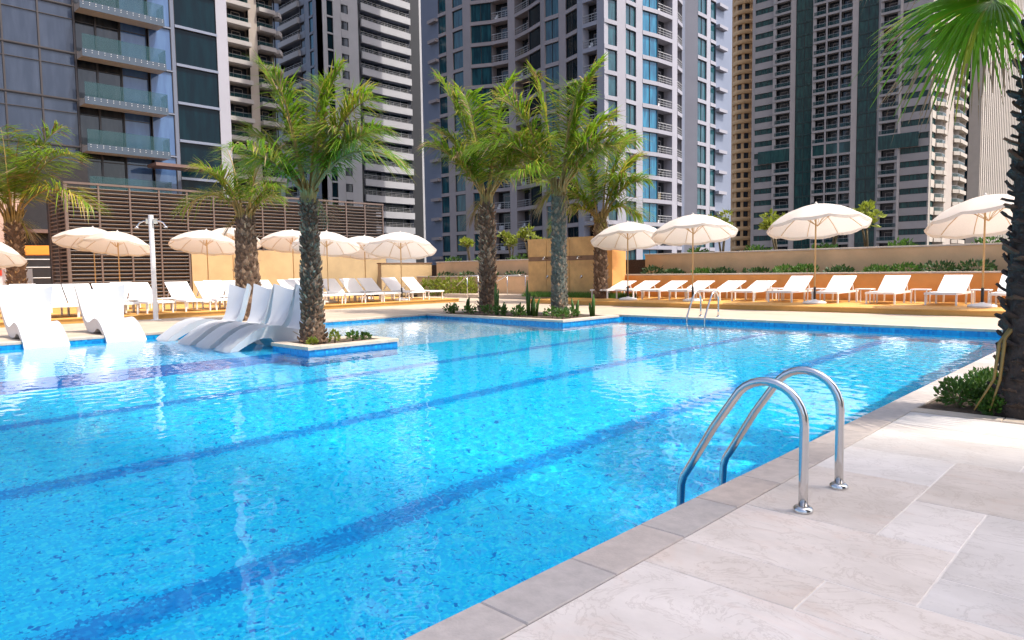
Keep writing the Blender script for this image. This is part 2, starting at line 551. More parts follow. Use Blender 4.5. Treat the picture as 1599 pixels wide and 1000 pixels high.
# coping stones along the pool edge
def coping_run(parent, m, x0, x1, y0, y1, along, step, z=0.0, start=None, h=0.05, gap=0.004):
    a0, a1 = (y0, y1) if along == 'y' else (x0, x1)
    p = a0 if start is None else start
    while p > a0:
        p -= step
    k = 0
    cache = {}
    while p < a1 - 1e-6:
        s, e = max(p, a0), min(p + step, a1)
        if e - s > 0.02:
            key = round(e - s, 3)
            if key not in cache:
                q = MB()
                L = e - s - gap
                if along == 'y':
                    q.cbox(0, x1 - x0 - gap, 0, L, -h, 0, 0.005)
                else:
                    q.cbox(0, L, 0, y1 - y0 - gap, -h, 0, 0.005)
                cache[key] = q.mesh('coping_stone', m)
            obj('coping_stone', cache[key], parent, (x0, s, z + random.uniform(-.0008, .0008)) if along == 'y' else (s, y0, z + random.uniform(-.0008, .0008)))
        p += step
        k += 1

kerb = struct('coping_base', boxmesh('coping_base', 'grout', PXR + 0.004, PXR + 0.22, -14, PYF + 0.29, -0.30, -0.052))
coping_run(kerb, 'coping', PXR - 0.012, PXR + 0.218, -3.0, PYF + 0.29, 'y', 0.503, 0.002, 1.62)
kerb2 = struct('far_coping_base', boxmesh('far_coping_base', 'grout', CX - 0.02, PXR - 0.02, PYF + 0.004, PYF + 0.295, -0.30, -0.052))
coping_run(kerb2, 'cream_tile', CX - 0.24, PXR - 0.016, PYF - 0.012, PYF + 0.298, 'x', 0.503, 0.002)
kerb3 = struct('left_coping_base', boxmesh('left_coping_base', 'grout', PXL - 0.29, PXL - 0.004, -14, 14.6, -0.30, -0.052))
coping_run(kerb3, 'cream_tile', PXL - 0.298, PXL + 0.012, -4, CY + 0.26, 'y', 0.503, 0.002)

# pavers of the near deck: a random ashlar pattern on a 0.3 m module
M0X, M0Y, MOD = -1.50, 0.20, 0.30
nx, ny0, ny1 = 20, -12, 20
occ = set()
tiles = []
def place(ix, iy, w, d):
    for a in range(w):
        for b in range(d):
            occ.add((ix + a, iy + b))
    tiles.append((ix, iy, w, d))
for t in ((2, 10, 1, 2), (0, 10, 2, 3), (0, 8, 3, 2), (0, 7, 2, 1), (2, 7, 3, 1), (3, 9, 2, 3), (2, 12, 3, 3), (0, 13, 2, 2), (0, 15, 3, 2), (3, 8, 2, 1),
          (0, 4, 3, 3), (3, 15, 3, 2), (5, 12, 2, 3), (3, 5, 2, 2), (3, 4, 2, 1), (5, 10, 3, 2), (5, 7, 2, 3)):
    place(*t)
sizes = [(2, 2), (3, 2), (2, 3), (1, 2), (2, 1), (3, 3), (3, 1)]
for iy in range(ny0, ny1):
    for ix in range(nx):
        if (ix, iy) in occ:
            continue
        opts = sizes[:]
        random.shuffle(opts)
        for w, d in opts + [(1, 1)]:
            if ix + w <= nx and iy + d <= ny1 and all((ix + a, iy + b) not in occ for a in range(w) for b in range(d)):
                place(ix, iy, w, d)
                break
near = struct('near_deck', boxmesh('near_deck', 'grout', M0X, M0X + nx * MOD, M0Y + ny0 * MOD, M0Y + ny1 * MOD - 0.005, -0.055, -0.0025))
pm = {}
for ix, iy, w, d in tiles:
    x1 = w * MOD - 0.004
    d1 = d * MOD - 0.004
    y0 = M0Y + iy * MOD
    if y0 + d1 > 6.12:
        d1 = min(d1, 6.12 - y0)
    if d1 < 0.05:
        continue
    key = (w, round(d1, 3))
    if key not in pm:
        q = MB()
        q.cbox(0, x1, 0, d1, -0.03, 0, 0.0035)
        pm[key] = q.mesh('paver', 'paver')
    obj('paver', pm[key], near, (M0X + ix * MOD, y0, random.uniform(-.001, .001)))
coping_run(near, 'cream_tile', M0X, M0X + 3.1, 6.125, 6.27, 'x', 0.6, 0.012, h=0.07)

# pool basin
SH_X, SH_Y, ZS = -10.75, 7.45, -0.35
IS = (-11.15, -9.96, 5.68, 7.42)                    # island bed
def recv(o):
    o.cycles.is_caustics_receiver = True
    return o
q = MB()
q.add([(PXL, PYN, ZF), (PXR, PYN, ZF), (PXR, PYF, ZF), (PXL, PYF, ZF)], [(0, 1, 2, 3)])
pool = recv(struct('pool_floor', q.mesh('pool_floor', 'pool')))
for lx in (-4.0, -6.35, -8.7):
    q = MB()
    x0, x1 = -0.19, 0.19
    q.add([(x0, PYN, ZF + .004), (x1, PYN, ZF + .004), (x1, PYF - 0.4, ZF + .004), (x0, PYF - 0.4, ZF + .004)], [(0, 1, 2, 3)])
    recv(obj('lane_line', q.mesh('lane_line', 'lane_line'), pool, (lx, 0, 0)))
# walls: blue waterline band above, mosaic below
q = MB()
ring = [(PXL, PYN), (PXR, PYN), (PXR, PYF), (CX, PYF), (CX, CY), (PXL, CY)]
def strip(q, z0, z1, mi):
    for i in range(len(ring)):
        a, b = ring[i], ring[(i + 1) % len(ring)]
        q.add([(a[0], a[1], z0), (b[0], b[1], z0), (b[0], b[1], z1), (a[0], a[1], z1)], [(3, 2, 1, 0)], mi)
strip(q, ZF, -0.42, 0)
strip(q, -0.42, -0.045, 1)
recv(struct('pool_wall', q.mesh('pool_wall', ['pool', 'band'])))
# shallow shelf with a dark riser
q = MB()
q.add([(PXL, PYN, ZS), (SH_X, PYN, ZS), (SH_X, SH_Y, ZS), (PXL, SH_Y, ZS)], [(0, 1, 2, 3)])
shelf = recv(struct('pool_shelf', q.mesh('pool_shelf', 'shelf')))
q = MB()
q.box(SH_X - .3, SH_X + .004, PYN, SH_Y, ZF, ZS - 0.004)
recv(obj('shelf_riser', q.mesh('shelf_riser', 'lane'), shelf))
# sloping beach behind the island
q = MB()
q.add([(PXL, SH_Y, -0.20), (-13.8, SH_Y, -0.30), (-10.9, SH_Y, ZF + .01), (-10.9, CY, ZF + .01), (-13.8, CY, -0.30), (PXL, CY, -0.20)],
      [(0, 1, 4, 5), (1, 2, 3, 4)])
q.add([(PXL, SH_Y, ZF), (-10.9, SH_Y, ZF), (-10.9, SH_Y, ZS), (PXL, SH_Y, ZS)], [(0, 1, 2, 3)])
recv(struct('pool_ramp', q.mesh('pool_ramp', 'beach')))

# water: a real rippled surface
rng = np.random.default_rng(5)
comps = []
for i in range(54):
    lam = 10 ** rng.uniform(math.log10(0.075), math.log10(0.34))
    a = rng.normal(0.9, 0.9)
    comps.append((6.28318 / lam * math.cos(a), 6.28318 / lam * math.sin(a), rng.uniform(0, 6.283), lam))
def waves(X, Y):
    Z = np.zeros_like(X)
    for kx, ky, ph, lam in comps:
        Z += 0.00072 * lam ** 1.0 * np.sin(kx * X + ky * Y + ph)
    return Z * (0.75 + 0.5 * np.sin(0.35 * X + 0.5 * Y) * np.sin(0.27 * Y - 0.2 * X + 1.0))
st = 0.023
xs = np.arange(PXL - .002, PXR + st, st)
xs[-1] = PXR + 0.002
ys = np.arange(-4.2, PYF + st, st)
ys[-1] = PYF + .002
X, Y = np.meshgrid(xs, ys)
Z = ZW + waves(X, Y)
nX, nY = len(xs), len(ys)
V = np.stack([X, Y, Z], -1).reshape(-1, 3)
I, J = np.meshgrid(np.arange(nX - 1), np.arange(nY - 1))
I, J = I.ravel(), J.ravel()
Fq = np.stack([J * nX + I, J * nX + I + 1, (J + 1) * nX + I + 1, (J + 1) * nX + I], 1)
cxm, cym = xs[I] + st / 2, ys[J] + st / 2
keep = ~((cxm < CX) & (cym > CY + .03)) & ~((cxm > IS[0] + .05) & (cxm < IS[1] - .05) & (cym > IS[2] + .05) & (cym < IS[3] - .05))
Fq = Fq[keep]
me = bpy.data.meshes.new('pool_water')
me.vertices.add(len(V))
me.vertices.foreach_set('co', V.ravel())
me.loops.add(len(Fq) * 4)
me.loops.foreach_set('vertex_index', Fq.ravel().astype(np.int32))
me.polygons.add(len(Fq))
me.polygons.foreach_set('loop_start', np.arange(0, len(Fq) * 4, 4, dtype=np.int32))
me.update(calc_edges=True)
me.shade_smooth()
wm = bpy.data.materials.new('water')
nt, b = nodes(wm)
b.inputs['Base Color'].default_value = (1, 1, 1, 1)
b.inputs['Transmission Weight'].default_value = 1
b.inputs['Roughness'].default_value = 0
b.inputs['IOR'].default_value = 1.33
me.materials.append(wm)
water = struct('pool_water', me)
water.cycles.is_caustics_caster = True

# island bed in the pool and corner bed
def bed(name, label, x0, x1, y0, y1, zt, open_sides=None):
    t = thing(name, label, 'planter', ((x0 + x1) / 2, (y0 + y1) / 2, 0))
    cx, cy = (x0 + x1) / 2, (y0 + y1) / 2
    q = MB()
    q.box(x0 - cx, x1 - cx, y0 - cy, y1 - cy, ZF, zt - 0.055)
    recv(obj('tiled_wall', q.mesh('tiled_wall', 'band'), t))
    q = MB()
    w = 0.20
    for bx in ((x0 - .02, x1 + .02, y0 - .02, y0 + w), (x0 - .02, x1 + .02, y1 - w, y1 + .02), (x0 - .02, x0 + w, y0 + w + .003, y1 - w - .003), (x1 - w, x1 + .02, y0 + w + .003, y1 - w - .003)):
        q.cbox(bx[0] - cx, bx[1] - cx, bx[2] - cy, bx[3] - cy, zt - 0.055, zt, 0.006)
    obj('stone_rim', q.mesh('stone_rim', 'cream_tile'), t)
    q = MB()
    q.add([(x0 + w - cx, y0 + w - cy, zt - .03), (x1 - w - cx, y0 + w - cy, zt - .03), (x1 - w - cx, y1 - w - cy, zt - .03), (x0 + w - cx, y1 - w - cy, zt - .03)], [(0, 1, 2, 3)])
    obj('soil', q.mesh('soil', 'soil'), t)
    return t
bed('island_planter', 'low stone-rimmed island planter in the pool around a palm trunk', *IS, 0.0)
bed('corner_planter', 'long stone-rimmed planting bed jutting into the pool under the palm pair', PXL + 0.02, CX + 0.006, CY - 0.006, 14.62, 0.008)
q = MB()
q.box(M0X, 1.6, 6.275, 8.9, -0.25, -0.012)
tag(struct('planting_soil', q.mesh('planting_soil', 'soil')), 'dark soil bed at the foot of the fan palm', 'soil')

# ------------------------------------------------------------------ terraces and walls
tl = struct('left_terrace', boxmesh('left_terrace', 'terrace', -60, -20.04, -14, 17.9, -0.3, T - 0.032))
tr = struct('right_terrace', boxmesh('right_terrace', 'terrace', -16.86, 14, 18.34, 22.2, -0.3, T - 0.032))
tm = {}
def slab(parent, x0, y0, w, d):
    key = (round(w, 3), round(d, 3))
    if key not in tm:
        q = MB()
        q.cbox(0, w - .004, 0, d - .004, -0.03, 0, 0.004)
        tm[key] = q.mesh('slab', 'terrace')
    obj('slab', tm[key], parent, (x0, y0, T))
yy = -1.0
while yy < 17.85:
    d = min(0.9, 17.92 - yy)
    slab(tl, -20.6, yy, 0.6, d)
    yy += 0.9
xx = -16.9
while xx < 9:
    slab(tr, xx, 18.3, 0.9, 0.6)
    slab(tr, xx, 18.9, 0.9, 0.9)
    xx += 0.9
q = MB()
q.add([(-60, -14, T - .001), (-20.6, -14, T - .001), (-20.6, 17.9, T - .001), (-60, 17.9, T - .001)], [(0, 1, 2, 3)])
struct('left_terrace_paving', q.mesh('left_terrace_paving', 'terrace'))
q = MB()
q.add([(-16.86, 19.8, T - .001), (14, 19.8, T - .001), (14, 22.2, T - .001), (-16.86, 22.2, T - .001)], [(0, 1, 2, 3)])
struct('right_terrace_paving', q.mesh('right_terrace_paving', 'terrace'))

def wall(name, label, m, x0, x1, y0, y1, z0, z1, cap=0.05, capm='cap', over=0.03):
    t = thing(name, label, 'wall', ((x0 + x1) / 2, (y0 + y1) / 2, z0))
    hx, hy = (x1 - x0) / 2, (y1 - y0) / 2
    obj('wall_face', boxmesh('wall_face', m, -hx, hx, -hy, hy, 0, z1 - z0 - cap), t)
    q = MB()
    q.cbox(-hx - over, hx + over, -hy - over, hy + over, z1 - z0 - cap, z1 - z0, 0.008)
    obj('coping_cap', q.mesh('coping_cap', capm), t)
    return t
wall('planter_wall', 'low orange planter wall behind the right row of loungers', 'stucco', -15.25, 14, 22.2, 22.45, -0.2, 0.98)
wall('garden_wall', 'long tan garden wall behind the shrub strip on the right', 'stucco_tan', -15.25, 14, 23.5, 23.8, 0.3, 1.76)
wall('planter_wall', 'low tan planter wall left of the shower block', 'stucco_tan', -28.0, -19.45, 22.2, 22.45, -0.2, 0.96)
wall('garden_wall', 'tan garden wall left of the shower block', 'stucco_tan', -28.0, -19.45, 23.5, 23.8, 0.3, 1.70)
wall('garden_wall', 'short sunlit sand coloured wall right of the tall pale wall', 'stucco_pale', -28.7, -28.4, 20.3, 23.5, 0.0, 1.66, capm='shower_band')
wall('garden_wall', 'tall pale yellow wall under the brown louvres', 'stucco_pale', -33.8, -33.5, 13.2, 24.3, 0.0, 2.42, 0.04, 'slat_post', 0.0)
for x0, x1, lab in ((-15.25, 14, 'soil strip between the two right hand walls'), (-28.0, -19.45, 'soil strip between the two walls left of the showers')):
    q = MB()
    q.box(x0, x1, 22.45, 23.5, 0.2, 0.88)
    tag(struct('planting_soil', q.mesh('planting_soil', 'soil')), lab, 'soil')
# raised garden behind the walls
struct('garden_soil', boxmesh('garden_soil', 'soil', -33.5, 14, 23.8, 27.5, -1, 1.55))
q = MB()
q.cbox(-24.4, -17.6, 20.9, 22.19, -0.1, 0.16, 0.01)
struct('cream_step', q.mesh('cream_step', 'cream'))

# shower block
sb = thing('shower_wall', 'tall orange stone shower wall with dark band between the palms', 'shower wall', (-17.4, 21.2, T))
q = MB()
q.box(-1.98, 1.33, 0.035, 1.0, -0.3, 2.28)
q.box(1.33, 1.66, 0.25, 1.0, -0.3, 2.26)
q.box(1.66, 2.13, 0.12, 1.0, -0.3, 2.20)
obj('core', q.mesh('core', 'stucco'), sb)
for px0, px1 in ((-2.0, -1.02), (-1.0, 0.18), (0.2, 1.35)):
    for z0, z1 in ((-0.25, 1.40), (1.585, 2.30)):
        obj('stone_panel', boxmesh('stone_panel', 'shower_stone', px0, px1, 0.0, 0.034, z0, z1), sb)
    obj('dark_band', boxmesh('dark_band', 'shower_band', px0, px1, 0.012, 0.034, 1.405, 1.58), sb)
for px in (-0.95, -0.45, 0.78):
    q = MB()
    q.tube([(px, 0, 1.5), (px, -.18, 1.56), (px, -.26, 1.5)], 0.018, 6)
    q.lathe([(0.0, 0), (0.06, 0), (0.05, .03)], 10)
    q.v[-30:] = [(x + px, y - .26, z + 1.46) for x, y, z in q.v[-30:]]
    obj('shower_head', q.mesh('shower_head', 'steel', True), sb)
    q = MB()
    q.lathe([(0.055, 0), (0.055, .03), (0.02, .05)], 10)
    q.v = [(x + px, -z, y + .78) for x, y, z in q.v]
    q.tube([(px, -.03, .78), (px, -.10, .70)], .016, 6)
    obj('tap', q.mesh('tap', 'steel', True), sb)

# louvred screen building
lv = thing('louvred_screen', 'brown slatted plant screen building behind the left row of parasols', 'screen', (-33.5, 8.2, T))
ZT = 5.05 - T
obj('shadow_box', boxmesh('shadow_box', 'dark', -4.2, -0.30, 0.25, 15.7, -0.3, ZT - 0.15), lv)  # near-black box stands in for the shadow behind the slats
BAY = 1.225
q = MB()
q.box(-0.08, 0.05, -0.06, 0.06, -0.2, ZT)
post = q.mesh('post', 'slat_post')
q = MB()
q.box(-0.06, 0.05, -0.035, 0.035, -0.2, ZT)
post_t = q.mesh('post', 'slat_post')
q = MB()
q.box(-0.06, 0.05, -0.035, 0.035, 2.30, ZT)
post_u = q.mesh('post', 'slat_post')
q = MB()
mt = Matrix.Rotation(math.radians(-38), 4, 'Y')
q.box(-0.055, 0.055, 0.04, BAY - 0.04, -0.011, 0.011, 0, mt)
slat = q.mesh('slat', 'slat')
nb = 13
for k in range(nb + 1):
    full = k <= 4
    obj('post', post if k == 0 else (post_t if full else post_u), lv, (0, k * BAY, 0))
for k in range(nb):
    z = 0.12 if k < 4 else 2.42
    while z < ZT - 0.05:
        obj('slat', slat, lv, (-0.01, k * BAY, z))
        z += 0.165
obj('top_rail', boxmesh('top_rail', 'slat_post', -0.09, 0.07, -0.06, nb * BAY + .06, ZT + .002, ZT + 0.09), lv)
q = MB()
for k in range(2):
    z = 0.12
    while z < ZT - 0.05:
        q.box(-0.10 - k * BAY - (BAY - .08), -0.10 - k * BAY, -0.03, 0.05, z - .02, z + .025)
        z += 0.165
o = obj('side_slats', q.mesh('side_slats', 'slat'), lv)
o['kind'] = 'stuff'
for k in (1, 2):
    obj('post', post_t, lv, (-k * BAY - .03, 0, 0), math.radians(90))

# ------------------------------------------------------------------ copies
def copy_tree(o, parent=None):
    c = o.copy()
    COL.objects.link(c)
    c.parent = parent
    for ch in list(o.children):
        copy_tree(ch, c)
    return c

# ------------------------------------------------------------------ pool ladders
def hoop_points():
    """stainless hand loop in the x-z plane, foot at the origin, pool on the -x side"""
    p = [(0, 0, 0.0), (0, 0, 0.15), (0, 0, 0.30), (0, 0, 0.41)]
    for k in range(1, 13):                       # round top
        a = math.radians(k * 12.5)
        p.append((-0.185 + 0.185 * math.cos(a), 0, 0.415 + 0.19 * math.sin(a)))
    p += [(-0.46, 0, 0.345), (-0.545, 0, 0.20), (-0.60, 0, 0.105), (-0.635, 0, 0.05), (-0.65, 0, 0.0), (-0.655, 0, -0.10), (-0.655, 0, -0.5), (-0.655, 0, -1.25)]
    return p
q = MB()
q.tube(hoop_points(), 0.0215, 20)
hoop = q.mesh('rail', 'steel', True)
q = MB()
q.lathe([(0.046, 0.0), (0.046, 0.012), (0.038, 0.022), (0.024, 0.026)], 24)
flange = smooth_by_angle(q.mesh('flange', 'steel'))
q = MB()
q.box(-0.70, -0.61, 0, 0.46, -0.012, 0.012)
tread = q.mesh('tread', 'steel')
def ladder(label, loc, rz, gap):
    t = thing('pool_ladder', label, 'pool ladder', loc, rz)
    for y in (0, gap):
        recv(obj('rail', hoop, t, (0, y, 0)))
        obj('flange', flange, t, (0, y, 0.002))
    for z in (-0.42, -0.72, -1.02):
        recv(obj('tread', tread, t, (0, 0.01, z), scale=(1, gap / .48, 1)))
    return t
ladder('large stainless steel pool ladder handrails in the foreground', (-1.25, 3.28, 0.0), 0, 0.48)
ladder('small stainless steel pool ladder at the far pool edge', (-8.35, 15.30, 0.002), math.radians(90), -0.46)

# ------------------------------------------------------------------ parasols
NR = 10
def canopy_mesh():
    q = MB()
    prof = [(0.04, 0.0), (0.14, -0.014), (0.45, -0.090), (0.75, -0.205), (1.0, -0.345), (1.18, -0.480), (1.25, -0.545)]
    seg = NR * 4
    vs, fs = [], []
    for r, z in prof:
        for k in range(seg):
            a = 2 * math.pi * k / seg
            ph = (k % 4) / 4
            s = math.sin(math.pi * ph)            # sag between the ribs
            rr = r * (1 - 0.028 * s * (r / 1.25))
            vs.append((rr * math.cos(a), rr * math.sin(a), z - 0.035 * s * (r / 1.25) + 0.02 * s * (1 - r / 1.25)))
    n = len(prof)
    for k in range(seg):                          # hanging valance
        a = 2 * math.pi * k / seg
        s = math.sin(math.pi * (k % 4) / 4)
        rr = 1.25 * (1 - 0.03 * s) - 0.015
        vs.append((rr * math.cos(a), rr * math.sin(a), -0.545 - 0.035 * s - 0.06 - 0.02 * s))
    for i in range(n):
        for k in range(seg):
            k2 = (k + 1) % seg
            fs.append((i * seg + k2, i * seg + k, (i + 1) * seg + k, (i + 1) * seg + k2))
    vs.append((0, 0, 0.012))
    for k in range(seg):
        fs.append((len(vs) - 1, k, (k + 1) % seg))
    q.add(vs, fs)
    return smooth_by_angle(q.mesh('canopy', 'canvas'), 30)
CAN = canopy_mesh()
q = MB()
q.tube([(0.05, 0, -0.03), (0.45, 0, -0.112), (0.75, 0, -0.23), (1.0, 0, -0.368), (1.22, 0, -0.535)], 0.009, 5)
q.tube([(0, 0, -0.55), (0.30, 0, -0.30), (0.60, 0, -0.185)], 0.007, 5)
RIB = q.mesh('rib', 'wood')
q = MB()
q.tube([(0, 0, 0.42), (0, 0, 1.0)], 0.021, 10)
POLE = q.mesh('pole', 'wood', True)
q = MB()
q.tube([(0, 0, 0.07), (0, 0, 0.46)], 0.034, 10)
SLEEVE = q.mesh('sleeve', 'black', True)
q = MB()
q.lathe([(0.30, 0.0), (0.31, 0.03), (0.29, 0.055), (0.18, 0.085), (0.07, 0.10), (0.04, 0.12)], 20)
BASE = smooth_by_angle(q.mesh('base', 'base'))
q = MB()
q.lathe([(0.04, 0.0), (0.045, 0.03), (0.02, 0.06), (0.012, 0.08)], 10)
FINIAL = q.mesh('finial', 'canvas', True)
def parasol(label, x, y, h, d, rot, group, tilt=0.0):
    t = thing('parasol', label, 'parasol', (x, y, T), 0, group)
    s = d / 2.5
    c = obj('canopy', CAN, t, (0, 0, h), 0, (s, s, s))
    mtx = Matrix.Rotation(math.radians(-11.5 + random.uniform(-2, 2)), 3, RV) @ Matrix.Rotation(rot, 3, 'Z')
    c.rotation_euler = mtx.to_euler()
    obj('finial', FINIAL, c, (0, 0, 0.004))
    for k in range(NR):
        obj('rib', RIB, c, (0, 0, -.012), 2 * math.pi * k / NR)
    obj('pole', POLE, t, (0, 0, 0.44 - 0.42 * (h - .50) / 0.58), 0, (1, 1, (h - 0.50) / 0.58))
    obj('sleeve', SLEEVE, t)
    obj('base', BASE, t)
    return t
GR, GL = 'cream parasols along the right terrace', 'cream parasols along the left terrace'
parasol('cream parasol partly hidden behind the fan palm trunk', -3.38, 19.75, 2.62, 2.66, .1, GR)
parasol('wide cream parasol standing alone in the middle of the right lounger row', -7.30, 19.75, 2.72, 2.68, .25, GR)
parasol('cream parasol behind the far pool ladder', -10.95, 19.55, 2.66, 2.62, .4, GR)
parasol('cream parasol nearest the shower wall on the right terrace', -13.30, 19.45, 2.55, 2.50, .05, GR)
parasol('cream parasol at the right end of the left terrace row', -20.62, 15.62, 2.46, 2.66, .3, GL)
parasol('cream parasol just right of the island palm trunk', -21.55, 13.13, 2.46, 2.36, .15, GL)
parasol('cream parasol set back between the two at the right end of the left row', -23.1, 15.75, 2.44, 2.45, .5, GL)
parasol('cream parasol just left of the island palm trunk', -26.5, 14.55, 2.80, 2.50, .2, GL)
parasol('cream parasol left of the stout palm, in front of the yellow wall edge', -26.0, 10.82, 2.66, 2.52, .35, GL)
parasol('cream parasol half hidden behind the stout palm trunk', -30.0, 13.60, 3.05, 2.60, .1, GL)
parasol('cream parasol front one of the overlapping pair by the louvres', -27.5, 8.28, 2.61, 2.42, .0, GL)
parasol('cream parasol rear one of the overlapping pair by the louvres', -30.6, 8.35, 2.92, 2.65, .3, GL)
parasol('cream parasol cut off by the left edge of the picture', -24.3, 3.75, 2.20, 2.40, .2, GL)

# ------------------------------------------------------------------ sun loungers
def lounger_meshes():
    W2, Ls = 0.34, 1.92
    q = MB()
    for s in (-1, 1):
        q.box(s * W2 - .018, s * W2 + .018, 0, Ls, 0.27, 0.325)
    q.box(-W2 + .02, W2 - .02, 0, .04, 0.272, 0.322)
    q.box(-W2 + .02, W2 - .02, Ls - .04, Ls, 0.272, 0.322)
    q.box(-W2 + .02, W2 - .02, 1.10, 1.14, 0.272, 0.318)
    fr = q.mesh('frame', 'white_frame')
    q = MB()
    q.box(-.019, .019, -.022, .022, 0, 0.272)
    leg = q.mesh('leg', 'white_frame')
    q = MB()
    n = 8
    vs, fs = [], []
    for i in range(n + 1):
        y = 0.03 + 1.10 * i / n
        sag = -0.018 * math.sin(math.pi * i / n)
        for x in (-W2 + .015, 0, W2 - .015):
            vs.append((x, y, 0.335 + sag + (-.006 if x == 0 else 0)))
    for i in range(n):
        for j in range(2):
            a = i * 3 + j
            fs.append((a, a + 1, a + 4, a + 3))
    q.add(vs, fs)
    o = len(vs)
    q.add([(x, y, z - .018) for x, y, z in vs], [tuple(reversed(f)) for f in fs])
    rim = [i * 3 for i in range(n + 1)] + [n * 3 + 1, n * 3 + 2] + [i * 3 + 2 for i in range(n - 1, -1, -1)] + [1]
    q.add([], [(rim[i] - 2 * o, rim[(i + 1) % len(rim)] - 2 * o, rim[(i + 1) % len(rim)] - o, rim[i] - o) for i in range(len(rim))])
    seat = q.mesh('seat', 'sling', True)
    q = MB()
    q.box(-W2 + .012, W2 - .012, 0, 0.80, 0.0, 0.024)
    bk = q.mesh('backrest', 'sling')
    q = MB()
    q.box(-W2 + .03, -W2 + .06, 0.40, 0.43, -0.25, 0.0)
    q.box(W2 - .06, W2 - .03, 0.40, 0.43, -0.25, 0.0)
    stt = q.mesh('prop', 'white_frame')
    return fr, leg, seat, bk, stt
LF, LLG, LSE, LBK, LST = lounger_meshes()
def lounger(label, x, y, rz, ang, group):
    """front end at (x, y), the head end 1.92 m further along the local +y axis"""
    t = thing('sun_lounger', label, 'sun lounger', (x, y, T), rz, group)
    obj('frame', LF, t)
    for sx in (-.34, .34):
        for yy in (0.10, 1.10, 1.84):
            obj('leg', LLG, t, (sx, yy, 0))
    obj('seat', LSE, t)
    b = obj('backrest', LBK, t, (0, 1.14, 0.33))
    b.rotation_euler = (ang, 0, 0)
    p = obj('prop', LST, b)
    return t
GLR = 'white sun loungers along the right terrace'
R28, R17, R40 = math.radians(30), math.radians(18), math.radians(38)
ords = ['first', 'second', 'third', 'fourth', 'fifth', 'sixth', 'seventh', 'eighth', 'ninth', 'tenth', 'eleventh', 'twelfth', 'thirteenth', 'fourteenth', 'fifteenth', 'sixteenth', 'seventeenth', 'eighteenth', 'nineteenth']
RX = [-14.95, -13.87, -12.82, -11.75, -10.68, -9.58, -8.42, -7.12, -5.71, -4.33, -2.95]
for i, x in enumerate(RX):
    lab = 'white sun lounger, %s from the showers in the right row' % ords[i]
    if i == 10:
        lab = 'white sun lounger mostly hidden behind the fan palm trunk'
    lounger(lab, x, 19.98 + random.uniform(-.06, .06), random.uniform(-.03, .03), R17 if i < 6 else R28, GLR)
GLL = 'white sun loungers along the left terrace'
LYs = [4.07, 4.75, 5.45, 6.15, 7.1, 8.15, 9.0, 9.85, 10.9, 11.8, 12.6, 13.4, 14.15, 14.9, 16.05, 17.05]
for i, y in enumerate(LYs):
    lounger('white sun lounger, %s from the left in the left terrace front row' % ords[i], -20.2 + random.uniform(-.12, .06), y, math.radians(90) + random.uniform(-.04, .04), R40, GLL)
for i, y in enumerate((4.9, 7.6, 10.6, 13.9)):
    lounger('white sun lounger in the back row of the left terrace, %s from the left' % ords[i], -23.4, y, math.radians(90), R40, 'white loungers in the back row of the left terrace')

# small side tables
q = MB()
q.cbox(-.21, .21, -.21, .21, 0.355, 0.385, .004)
TTOP = q.mesh('table_top', 'white_frame')
q = MB()
q.box(-.014, .014, -.014, .014, 0, .355)
TLEG = q.mesh('leg', 'white_frame')
def table(label, x, y, group):
    t = thing('side_table', label, 'side table', (x, y, T), 0, group)
    obj('table_top', TTOP, t)
    for a in (-.18, .18):
        for b in (-.18, .18):
            obj('leg', TLEG, t, (a, b, 0))
for i in range(6, 11):
    x = (RX[i] + RX[i - 1]) / 2
    table('small white side table between right row loungers %s and %s from the showers' % (ords[i - 1], ords[i]), x, 21.15, 'white side tables on the right terrace')
for i in (4, 5, 7, 9, 13):
    y = (LYs[i] + LYs[i - 1]) / 2
    table('small white side table between left row loungers %s and %s from the left' % (ords[i - 1], ords[i]), -21.3, y, 'white side tables on the left terrace')

